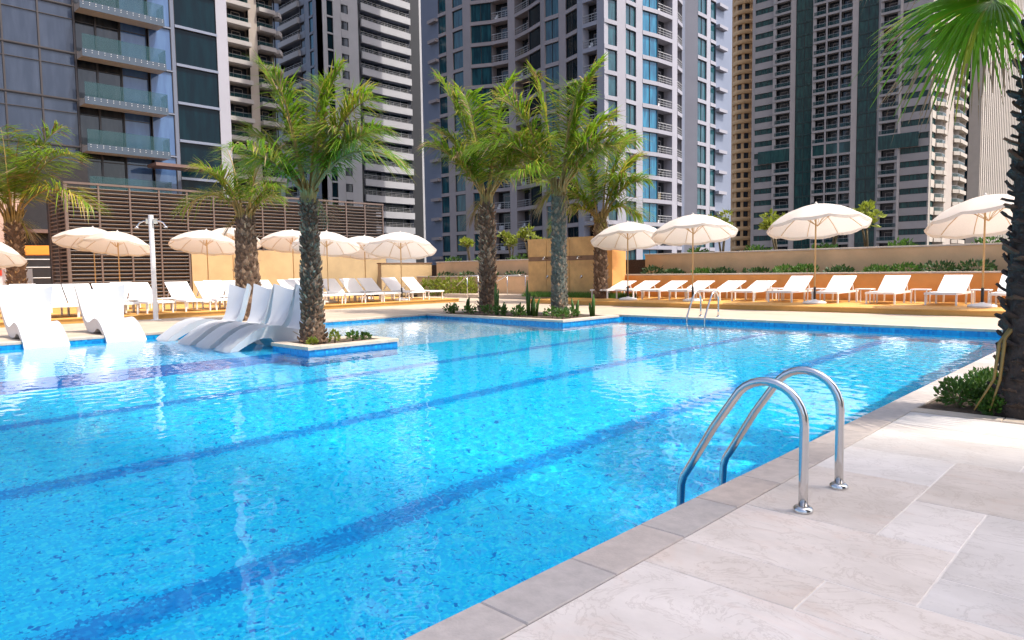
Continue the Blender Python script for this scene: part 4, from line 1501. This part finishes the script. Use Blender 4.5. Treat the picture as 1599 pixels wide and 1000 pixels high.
def win_mesh(L, h, b, pane, frame, nm=1, inset=.22, fw=.07, trans=False):
    q = MB()
    q.add([(0, inset, b), (L, inset, b), (L, inset, h), (0, inset, h)], [(0, 1, 2, 3)], 0)
    y0, y1 = inset - .09, inset - .004
    for k in range(nm + 1):
        x = min(max(L * k / nm, fw / 2), L - fw / 2)
        q.box(x - fw / 2, x + fw / 2, y0, y1, b, h, 1)
    q.box(0, L, y0 + .005, y1 - .002, b, b + fw, 1)
    q.box(0, L, y0 + .005, y1 - .002, h - fw, h, 1)
    if trans:
        q.box(0, L, y0 + .005, y1 - .002, b + (h - b) * .72, b + (h - b) * .72 + fw * .8, 1)
    return q, [pane, frame]

def balc_mesh(L, h, b, pane, wallm, deep=1.5):
    q = MB()
    q.add([(0, deep, b), (L, deep, b), (L, deep, h), (0, deep, h)], [(0, 1, 2, 3)], 0)
    q.add([(0, 0.02, b), (0, deep, b), (0, deep, h), (0, 0.02, h)], [(0, 1, 2, 3)], 1)
    q.add([(L, deep, b), (L, 0.02, b), (L, 0.02, h), (L, deep, h)], [(0, 1, 2, 3)], 1)
    q.add([(0, .02, h - .01), (L, .02, h - .01), (L, deep, h - .01), (0, deep, h - .01)], [(3, 2, 1, 0)], 1)
    q.add([(0, .02, b + .01), (L, .02, b + .01), (L, deep, b + .01), (0, deep, b + .01)], [(0, 1, 2, 3)], 1)
    q.box(L * .35, L * .35 + .08, deep - .06, deep - .005, b, b + 2.1, 1)
    q.box(L * .75, L * .75 + .08, deep - .06, deep - .005, b, b + 2.1, 1)
    q.box(L * .35, L * .75, deep - .055, deep - .01, b + 2.1, b + 2.2, 1)
    return q, [pane, wallm]

def rail_mesh(L, b, kind, y=.06):
    q = MB()
    if kind == 'glass':
        q.box(0.03, L - .03, y, y + .02, b + .02, b + 1.0, 0)
        q.box(0.0, L, y - .015, y + .035, b + 1.0, b + 1.06, 1)
        return q, ['rail_glass', 'rail_bar']
    q.box(0.0, L, y - .02, y + .04, b + .98, b + 1.06, 0)
    q.box(0.0, L, y, y + .02, b + .62, b + .67, 0)
    q.box(0.0, L, y, y + .02, b + .30, b + .35, 0)
    for k in range(4):
        x = L * (k + .5) / 4
        q.box(x - .02, x + .02, y, y + .02, b, b + 1.0, 0)
    return q, ['rail_bar']

def tower(root, plan, segs, z0, h, nvis, ntot, skip=None):
    """plan: facade corner points left to right; segs: one dict per stretch, k = 'wall' | 'win' | 'balc'"""
    base = root.location
    ztop = z0 + h * ntot
    meshes = []
    for i, s in enumerate(segs):
        a, b_ = plan[i], plan[i + 1]
        L, rz = seg_frame(a, b_)
        loc = Vector((a[0] - base.x, a[1] - base.y, 0))
        k = s['k']
        if k == 'wall':
            q = MB()
            q.box(0, L, 0.0, s.get('t', .9), z0 - 14 - base.z, ztop - base.z)
            obj('pier', q.mesh('pier', s['m']), root, loc, rz)
            if s.get('fins'):
                q = MB()
                q.box(L * s['fins'][0], L * s['fins'][1], -s.get('fd', .7), 0.02, h - .15 - .5, h - .15)
                fm = q.mesh('ledge', s.get('fm', s['m']))
                for f in range(nvis):
                    obj('ledge', fm, root, loc + Vector((0, 0, z0 + f * h - base.z)), rz)
            continue
        b = s.get('b', .55)
        if k == 'win':
            q, ms = win_mesh(L, h, b, s['g'], s.get('f', 'mullion'), s.get('n', 1), s.get('in', .22), s.get('fw', .07), s.get('tr', False))
            meshes.append((i, 'window', q, ms, L, rz, loc, None, None))
        else:
            q, ms = balc_mesh(L, h, b, s.get('g', 'g_dark'), s['m'], s.get('deep', 1.5))
            rq, rm = rail_mesh(L, b, s.get('r', 'bar'))
            meshes.append((i, 'balcony', q, ms, L, rz, loc, rq, rm))
    # floor bands: one per stretch and storey
    bands = []
    for i, s in enumerate(segs):
        if s['k'] == 'wall':
            continue
        L, rz = seg_frame(plan[i], plan[i + 1])
        loc = Vector((plan[i][0] - base.x, plan[i][1] - base.y, 0))
        m = s.get('bm', s.get('m', 'lilac'))
        q = MB()
        q.box(0.001, L - .001, -s.get('pr', .05), (1.5 if s['k'] == 'balc' else .6), 0.0, s.get('b', .55))
        me = q.mesh('floor_band', m)
        bands.append((q, m, loc, rz))
        for f in range(nvis):
            obj('floor_band', me, root, loc + Vector((0, 0, z0 + f * h - base.z)), rz)
    for i, nm, q, ms, L, rz, loc, rq, rm in meshes:
        me = q.mesh(nm, ms)
        rme = rq.mesh('railing', rm) if rq else None
        for f in range(nvis):
            if skip and skip(i, f):
                continue
            o = obj(nm, me, root, loc + Vector((0, 0, z0 + f * h - base.z)), rz)
            if rme:
                obj('railing', rme, o)
    # storeys above the picture: the same facade joined into one part
    uq = MB()
    um = []
    def addq(q, ms, mtx):
        idx = []
        for m in ms:
            if m not in um:
                um.append(m)
            idx.append(um.index(m))
        o = len(uq.v)
        uq.v.extend([tuple(mtx @ Vector(v)) for v in q.v])
        uq.f.extend([tuple(i + o for i in f) for f in q.f])
        uq.mi.extend([idx[i] for i in q.mi])
    for f in range(nvis, ntot):
        zt = Matrix.Translation((0, 0, z0 + f * h - base.z))
        for q, m, loc, rz in bands:
            addq(q, [m], zt @ Matrix.Translation(loc) @ Matrix.Rotation(rz, 4, 'Z'))
        for i, nm, q, ms, L, rz, loc, rq, rm in meshes:
            mtx = zt @ Matrix.Translation(loc) @ Matrix.Rotation(rz, 4, 'Z')
            addq(q, ms, mtx)
    if uq.v:
        o = obj('upper_storeys', uq.mesh('upper_storeys', um), root)
        o['kind'] = 'stuff'

def core(root, pts, z0, z1, m):
    base = root.location
    q = MB()
    n = len(pts)
    q.add([(p[0] - base.x, p[1] - base.y, z0 - base.z) for p in pts] + [(p[0] - base.x, p[1] - base.y, z1 - base.z) for p in pts],
          [tuple(reversed(range(n))), tuple(range(n, 2 * n))] + [(i, (i + 1) % n, n + (i + 1) % n, n + i) for i in range(n)])
    obj('core', q.mesh('core', m), root)

Wl = lambda m, **k: dict(k='wall', m=m, **k)
Wi = lambda g, **k: dict(k='win', g=g, **k)
Ba = lambda m, **k: dict(k='balc', m=m, **k)

# --- central residential tower with curved bays, its corner toward the pool
t5 = thing('apartment_tower', 'large lilac grey apartment tower with curved balcony bays in the middle', 'tower', (-70, 95, -9))
YL = 78.6
P5, S5 = [], []
def add5(p, s=None):
    P5.append(p)
    if s:
        S5.append(s)
add5((-96.9, YL + .4), Wl('flank', fins=(.55, 1.0), fm='rose'))
add5((-91.9, YL), Wi('g_teal', m='rose', n=1))
add5((-89.9, YL), Wl('rose'))
add5((-88.3, YL), Wi('g_teal', m='rose', n=1))
add5((-85.8, YL), Wl('rose'))
add5((-84.0, YL), Wi('g_teal', m='rose', n=2))
add5((-80.9, YL + 1.7), Ba('rose'))
add5((-77.9, YL + 2.4), Wl('rose'))
add5((-76.5, YL + 2.5), Ba('rose'))
add5((-72.9, YL + 1.7), Wi('g_night', m='rose', n=1))
add5((-69.5, YL + .6), Wl('rose'))
add5((-68.2, YL), Wi('g_teal', m='rose', n=2))
add5((-65.5, YL), Wl('rose'))
add5((-64.2, YL), Wi('g_night', m='rose', n=2))
add5((-61.5, YL - .8), Wl('lilac'))
add5((-60.0, YL - 1.5), Ba('lilac'))
add5((-57.6, YL - 1.5), Wl('lilac'))
add5((-56.4, YL - 1.5), Wi('g_teal', m='lilac', n=1))
XR = -55.7
add5((XR - .3, YL + .9), Wl('lilac'))
add5((XR, YL + 2.5), Wi('g_teal', m='lilac', n=2))
add5((XR, YL + 5.0), Wl('lilac'))
add5((XR + .2, YL + 6.3), Wi('g_blue', m='lilac', n=2))  # blue of the mirrored sky is carried by these panes' own colour
add5((XR + .8, YL + 9.4), Ba('lilac'))
add5((XR + 1.0, YL + 12.9), Wl('lilac'))
add5((XR + 1.0, YL + 14.3), Ba('lilac'))
add5((XR + .3, YL + 16.9), Wi('g_teal', m='lilac', n=1))
add5((XR - 1.6, YL + 19.2), Wl('flank'))
add5((XR - 1.6, YL + 21.0), Wl('lilac'))
add5((XR, YL + 22.1), Wi('g_teal', m='lilac', n=2))
add5((XR, YL + 25.0), Wl('lilac'))
add5((XR, YL + 26.2), Wi('g_teal', m='lilac', n=1))
add5((XR, YL + 28.0), Wl('flank', fins=(0, .5), fm='lilac'))
add5((XR, YL + 33.6))
tower(t5, P5, S5, 4.0 - 3.33 * 1, 3.33, 13, 40)
core(t5, [(-96.5, YL + 4.2), (-60, YL + 4.2), (XR - 4.0, YL + 5), (XR - 4.0, YL + 33), (-96.5, YL + 33)], -9, 133, 'rose')

# balcony clutter: chairs, drying racks, air-conditioning boxes
rc = random.Random(21)
kinds = []
for m_, bxs in (('white_frame', ((.3, .75, .5, .9, .56, 1.0), (.3, .75, .86, .9, 1.0, 1.45))), ('greywhite', ((.2, 1.05, .75, 1.15, .56, 1.25),)),
                ('black', ((.3, .8, .5, .95, .56, 1.02), (1.2, 1.7, .5, .95, .56, 1.3))), ('stem', ((.2, 1.5, .6, .7, .56, 1.6),))):
    q = MB()
    for bx in bxs:
        q.box(*bx)
    kinds.append(q.mesh('balcony_furniture', m_))
for o in list(t5.children):
    if o.name.startswith('balcony') and rc.random() < .6:
        obj('balcony_furniture', rc.choice(kinds), o, (rc.uniform(0, .5), 0, 0))

# --- dark glass building with glass balconies at the left
X1 = -63.2
t1 = thing('glass_building', 'dark glass building with clear glass balconies at the top left', 'building', (X1, 18, -9))
f1 = 3.62
zb1 = 11.4 - 3 * f1
P1 = [(X1, -6.0), (X1, 2.0), (X1, 7.4), (X1, 9.7), (X1, 12.02), (X1, 14.34), (X1, 16.72)]
S1 = [Wi('g_panel', bm='mullion', b=.05, n=1, **{'in': .08}, fw=.06, tr=True) for _ in range(6)]
P1 += [(X1 + .02, 16.78)]
S1.append(Wl('mullion', t=.5))
for y in (18.35, 20.1):
    P1.append((X1, y))
    S1.append(Wi('g_dark', bm='mullion', b=.25, n=1, tr=True, **{'in': .5}))
P1.append((X1, 22.2))
S1.append(Wi('g_sky', bm='mullion', b=.25, n=1, tr=True, **{'in': .4}))
P1.append((X1, 24.05))
S1.append(Wi('g_sky', bm='flank', b=.10, n=1, **{'in': .1}, fw=.05))
P1.append((X1 + .1, 24.3))
S1.append(Wl('flank', t=.5))
tower(t1, P1, S1, zb1, f1, 9, 26)
core(t1, [(X1 - 1, -6), (X1 - 1, 24.2), (X1 - 25, 24.2), (X1 - 25, -6)], -9, 96, 'dark')
q = MB()
q.box(0, 1.5, 0, 6.15, -.42, 0.0)
bslab = q.mesh('slab', 'beige')
q = MB()
q.box(1.505, 1.54, -.02, 6.17, -.46, .12, 0)
fascia = q.mesh('fascia', 'fascia')
q = MB()
q.box(1.50, 1.525, 0.02, 6.15, .125, 1.25, 0)
q.box(0, 1.50, 6.12, 6.145, .02, 1.25, 0)
brail = q.mesh('railing', 'rail_glass')
q = MB()
for k in range(14):
    for zz in (-.12, .04):
        y = .2 + k * .445
        q.box(1.54, 1.56, y, y + .045, zz - .022, zz + .022, 0)
bolts = q.mesh('bolts', 'white_frame')
for f in range(0, 9):
    z = zb1 + f * f1 - 18 * 0 + 9 + .02
    o = obj('balcony', bslab, t1, (0.02, 16.8 - 18, z))
    obj('fascia', fascia, o)
    obj('railing', brail, o)
    obj('bolts', bolts, o)
# brown timber canopy
q = MB()
q.box(.6, 2.6, 21.4 - 18, 25.9 - 18, 0, .25)
o = obj('canopy', q.mesh('canopy', 'brownpanel'), t1, (0, 0, 10.2 + 9))

# --- deep teal glazed slab beside it
t2 = thing('glazed_slab', 'deep teal glazed tower with white bars next to the balcony building', 'tower', (X1, 26, -9))
P2 = [(X1, 24.35), (X1, 28.0), (X1, 29.0)]
S2 = [Wi('g_night', m='flank', b=.22, n=1, pr=.12, **{'in': .1}, fw=.03), Wl('lilac', t=1.2)]
tower(t2, P2, S2, 12.77 - 4 * 3.24, 3.24, 9, 28, lambda i, f: False)
core(t2, [(X1 - 1, 24.4), (X1 - 1, 28.8), (X1 - 22, 28.8), (X1 - 22, 24.4)], -9, 92, 'dark')

# --- balcony block behind it
X3 = -121.6
t3 = thing('balcony_block', 'beige apartment block with stacked white balcony slabs', 'tower', (X3, 60, -9))
P3 = [(X3, 50.0), (X3, 55.9), (X3, 59.7), (X3, 61.3), (X3, 64.4), (X3 - .6, 65.2), (X3 - 2.0, 66.0)]
S3 = [Ba('beige', bm='conc', b=.75, pr=1.1, r='glass'), Ba('beige', bm='conc', b=.75, pr=1.1, r='glass'), Wl('beige'), Ba('beige', bm='conc', b=.75, pr=1.1, r='glass'),
      Wi('g_dark', m='beige', bm='conc', b=.75, pr=1.1), Wi('g_dark', m='beige', bm='conc', b=.75, pr=1.1)]
tower(t3, P3, S3, 24.9 - 3.33 * 8, 3.33, 18, 40)
core(t3, [(X3 - 3, 50), (X3 - 3, 66), (X3 - 30, 66), (X3 - 30, 50)], -9, 130, 'beige')

# --- white striped tower
X4, YC4 = -133.3, 81.0
t4 = thing('striped_tower', 'white tower with dark horizontal balcony stripes left of centre', 'tower', (X4, 90, -9))
P4 = [(-156, YC4), (-150, YC4), (-141.0, YC4), (-139.0, YC4), (-137.2, YC4), (-135.6, YC4), (X4, YC4), (X4, 83.0), (X4, 84.5), (X4, 86.5), (X4, 88.3), (X4, 90.8), (X4 - .2, 91.5), (X4 - .5, 97.4), (X4 - .5, 105.5), (X4, 108.1), (X4, 110.1)]
S4 = [Wl('flank'), Ba('flank', bm='white_clad', b=1.2, r='bar', pr=.6), Wi('g_dark', m='flank', b=1.5), Wl('flank'), Wi('g_blue', m='flank', b=.5), Wl('flank'),
      Wl('white_clad'), Wi('g_night', m='white_clad', b=.35), Wl('white_clad'), Wi('g_dark', m='white_clad', b=1.7), Wl('white_clad'), Wl('black'),
      Ba('flank', g='g_night', bm='white_clad', b=1.5, r='bar', pr=.5), Ba('flank', g='g_night', bm='white_clad', b=1.5, r='bar', pr=.5), Wl('black'), Wl('white_clad')]
tower(t4, P4, S4, 20.9 - 3.5 * 7, 3.5, 22, 48)
core(t4, [(-156, YC4 + 2), (X4 - 2.5, YC4 + 2), (X4 - 2.5, 110), (-156, 110)], -9, 160, 'white_clad')

# --- gold tower
t6 = thing('gold_tower', 'slender golden tower with rounded stacked balconies', 'tower', (-108.7, 228.2, -9))
q = MB()
q.lathe([(3.72, 0.0), (3.85, .25), (3.85, 1.15), (3.70, 1.35)], 24)
gb = smooth_by_angle(q.mesh('balcony_ring', 'gold'))
q = MB()
q.lathe([(3.05, -20), (3.05, 150)], 24)
obj('core', q.mesh('core', 'g_dark', True), t6)
q = MB()
q.box(-.45, .45, -.3, .3, -20, 150)
pil = q.mesh('pilaster', 'gold')
for k in range(8):
    a = k * math.pi / 4 + .3
    obj('pilaster', pil, t6, (3.1 * math.cos(a), 3.1 * math.sin(a), 0), a + math.pi / 2)
for k in range(42):
    obj('balcony_ring', gb, t6, (0, 0, 3.25 * k))
q = MB()
q.box(-5.5, -2.2, -1.5, 6, -20, 150)
obj('rear_wing', q.mesh('rear_wing', 'gold'), t6)

# --- taupe tower with green glass bands
Y7 = 201.0
t7 = thing('banded_tower', 'taupe tower with green glass bands and balconies on the right', 'tower', (-70, Y7 + 10, -9))
P7 = [(-93.4, Y7), (-92.5, Y7), (-86.9, Y7 + .0), (-86.8, Y7 - .8), (-81.7, Y7 - .8), (-80.6, Y7), (-75.9, Y7), (-75.5, Y7 - 1.0), (-72.1, Y7 - 1.0), (-71.6, Y7 - 1.0), (-68.6, Y7 - 1.0), (-68.1, Y7 - 1.0), (-65.2, Y7 - 1.0), (-64.0, Y7 - .2),
      (-59.1, Y7), (-58.4, Y7 - .8), (-53.7, Y7 - .8), (-53.3, Y7), (-46.6, Y7), (-46.3, Y7 + .5), (-46.3, Y7 + 4), (-45.3, Y7 + 6.5), (-45.3, Y7 + 10), (-46.3, Y7 + 12), (-46.3, Y7 + 23), (-45.3, Y7 + 25), (-45.3, Y7 + 33), (-46.3, Y7 + 36)]
tg = dict(bm='taupe', b=1.9, n=3)
tb = dict(bm='taupe', b=.6, r='glass', deep=1.4)
S7 = [Wl('taupe'), Wi('g_green', **tg), Wl('taupe'), Ba('taupe', **tb), Wl('taupe'), Wi('g_green', bm='g_green', b=.3, n=2, pr=-.1), Wl('taupe'), Ba('taupe', **tb), Wl('taupe'), Ba('taupe', **tb), Wl('taupe'), Ba('taupe', **tb), Wl('taupe'),
      Wi('g_green', bm='g_green', b=.3, n=2, pr=-.1), Wl('taupe'), Ba('taupe', **tb), Wl('taupe'), Wi('g_green', **tg), Wl('fin'), Wi('g_green', bm='fin', b=1.9, n=1),
      Ba('fin', bm='fin', b=1.0, r='glass', pr=.4), Ba('fin', bm='fin', b=1.0, r='glass', pr=.5), Ba('fin', bm='fin', b=1.0, r='glass', pr=.4), Wl('beige'), Ba('fin', bm='fin', b=1.0, r='glass', pr=.4), Ba('fin', bm='fin', b=1.0, r='glass', pr=.5), Ba('fin', bm='fin', b=1.0, r='glass', pr=.4)]
h7 = 3.45
MECH = 11
tower(t7, P7, S7, 31.3 - h7 * MECH, h7, 24, 50, lambda i, f: f == MECH and i in (3, 7, 9, 11, 15))
core(t7, [(-93.3, Y7 + 2.2), (-48, Y7 + 2.2), (-48, Y7 + 36), (-86, Y7 + 36)], -9, 165, 'taupe')
for x0, x1 in ((-91.0, -81.7), (-75.5, -65.2), (-58.4, -49.0)):
    q = MB()
    q.box(x0 + 70, x1 + 70, -10.88, -10.4, 0, 3.6)
    obj('plant_floor_glazing', q.mesh('plant_floor_glazing', 'g_green'), t7, (0, 0, 31.4 + 9))

# --- cream tower with vertical fins at the far right
t8 = thing('finned_tower', 'cream tower with tall vertical fins behind the fan palm', 'tower', (-47, 262, -9))
YB = 256.5
P8 = [(-56, YB), (-51.8, YB), (-48.9, YB), (-45.7, YB)]
S8 = [Wl('taupe'), Wi('g_night', bm='g_dark', b=.6, n=2), Wl('fin')]
tower(t8, P8, S8, 0, 3.5, 24, 48)
core(t8, [(-55.5, YB + 1.5), (-46.6, YB + 1.5), (-46.6, YB + 70), (-55.5, YB + 70)], -9, 168, 'g_dark')
q = MB()
q.box(-.95, .25, -.75, .75, 0, 177)
fin = q.mesh('fin', 'fin')
for k in range(22):
    obj('fin', fin, t8, (-45.7 + 47, YB + 1.5 + k * 3.1 - 262, 0))
q = MB()
q.box(0, .4, 0, 66, 0, .45)
trs = q.mesh('spandrel', 'fin')
for k in range(28):
    obj('spandrel', trs, t8, (-46.55 + 47, YB + 1.5 - 262, 9 + k * 3.5))

# --- tower behind the camera's right shoulder: its shade falls on the near deck
t9 = thing('neighbour_tower', 'tower beyond the right edge of the picture that shades the near deck', 'tower', (80, 30, -9))
XS = 60.0
YS = 5.42 + 0.398 * XS
core(t9, [(XS, YS), (XS, YS - 60), (XS + 45, YS - 60), (XS + 45, YS)], -9, 190, 'beige')
q = MB()
q.box(-.1, 0, 0, 56, 0, 1.5)
wb = q.mesh('window_band', 'g_teal')
for k in range(40):
    obj('window_band', wb, t9, (XS - 80, YS - 58 - 30, 6 + k * 4.4))

# ------------------------------------------------------------------ left background under the glass building
pod = thing('podium_building', 'dark podium building behind the palm at the left edge', 'building', (-48, 4, 0))
obj('wall', boxmesh('wall', 'dark', -6, 0, -16, 9, -9, 8.0), pod)
for y in (-3.0, 4.3):
    q = MB()
    q.box(0.0, .6, y, y + 1.1, 0, 6.0)
    obj('column', q.mesh('column', 'pink_clad'), pod)
q = MB()
q.box(0.0, .5, -14, 9, 3.75, 3.95)
obj('beam', q.mesh('beam', 'brownpanel'), pod)
for z in (1.15, 1.75, 2.2):
    q = MB()
    q.tube([(1.2, -14, z), (1.2, 9, z)], .03, 6)
    obj('rail', q.mesh('rail', 'rail_bar'), pod)
q = MB()
vs = []
for i in range(9):
    for j in range(5):
        u, v = i / 8, j / 4
        vs.append((-1.2 + 2.4 * v, -6 + 12 * u, 3.0 - .55 * v + .25 * (u - .5) ** 2 - .1 * math.sin(math.pi * v)))
q.add(vs, [(i * 5 + j, i * 5 + j + 1, (i + 1) * 5 + j + 1, (i + 1) * 5 + j) for i in range(8) for j in range(4)])
q.add([(x, y, z - .03) for x, y, z in vs], [((i + 1) * 5 + j, (i + 1) * 5 + j + 1, i * 5 + j + 1, i * 5 + j) for i in range(8) for j in range(4)])
tag(obj('shade_sail', q.mesh('shade_sail', 'orange_sail', True), None, (-43.0, 5.0, -.15)), 'orange shade sail behind the leftmost palm', 'shade sail')
bar = thing('barrier', 'low red and white barrier behind the leftmost palm', 'barrier', (-41.5, 5.0, T))
obj('panel', boxmesh('panel', 'greywhite', -.1, .1, -4, 2.6, 0, 1.15), bar)
obj('red_top', boxmesh('red_top', 'red', -.13, .13, -4, 2.6, 1.155, 1.42), bar)
cab = thing('service_cabinet', 'white service cabinet beside the louvred screen', 'cabinet', (-39.8, 7.55, T))
obj('box', boxmesh('box', 'greywhite', -.4, .4, -.5, .55, 0, 1.45), cab)
obj('vent', boxmesh('vent', 'black', .405, .43, -.05, .12, .25, .45), cab)
obj('vent', boxmesh('vent', 'black', .405, .43, .3, .48, .15, .42), cab)
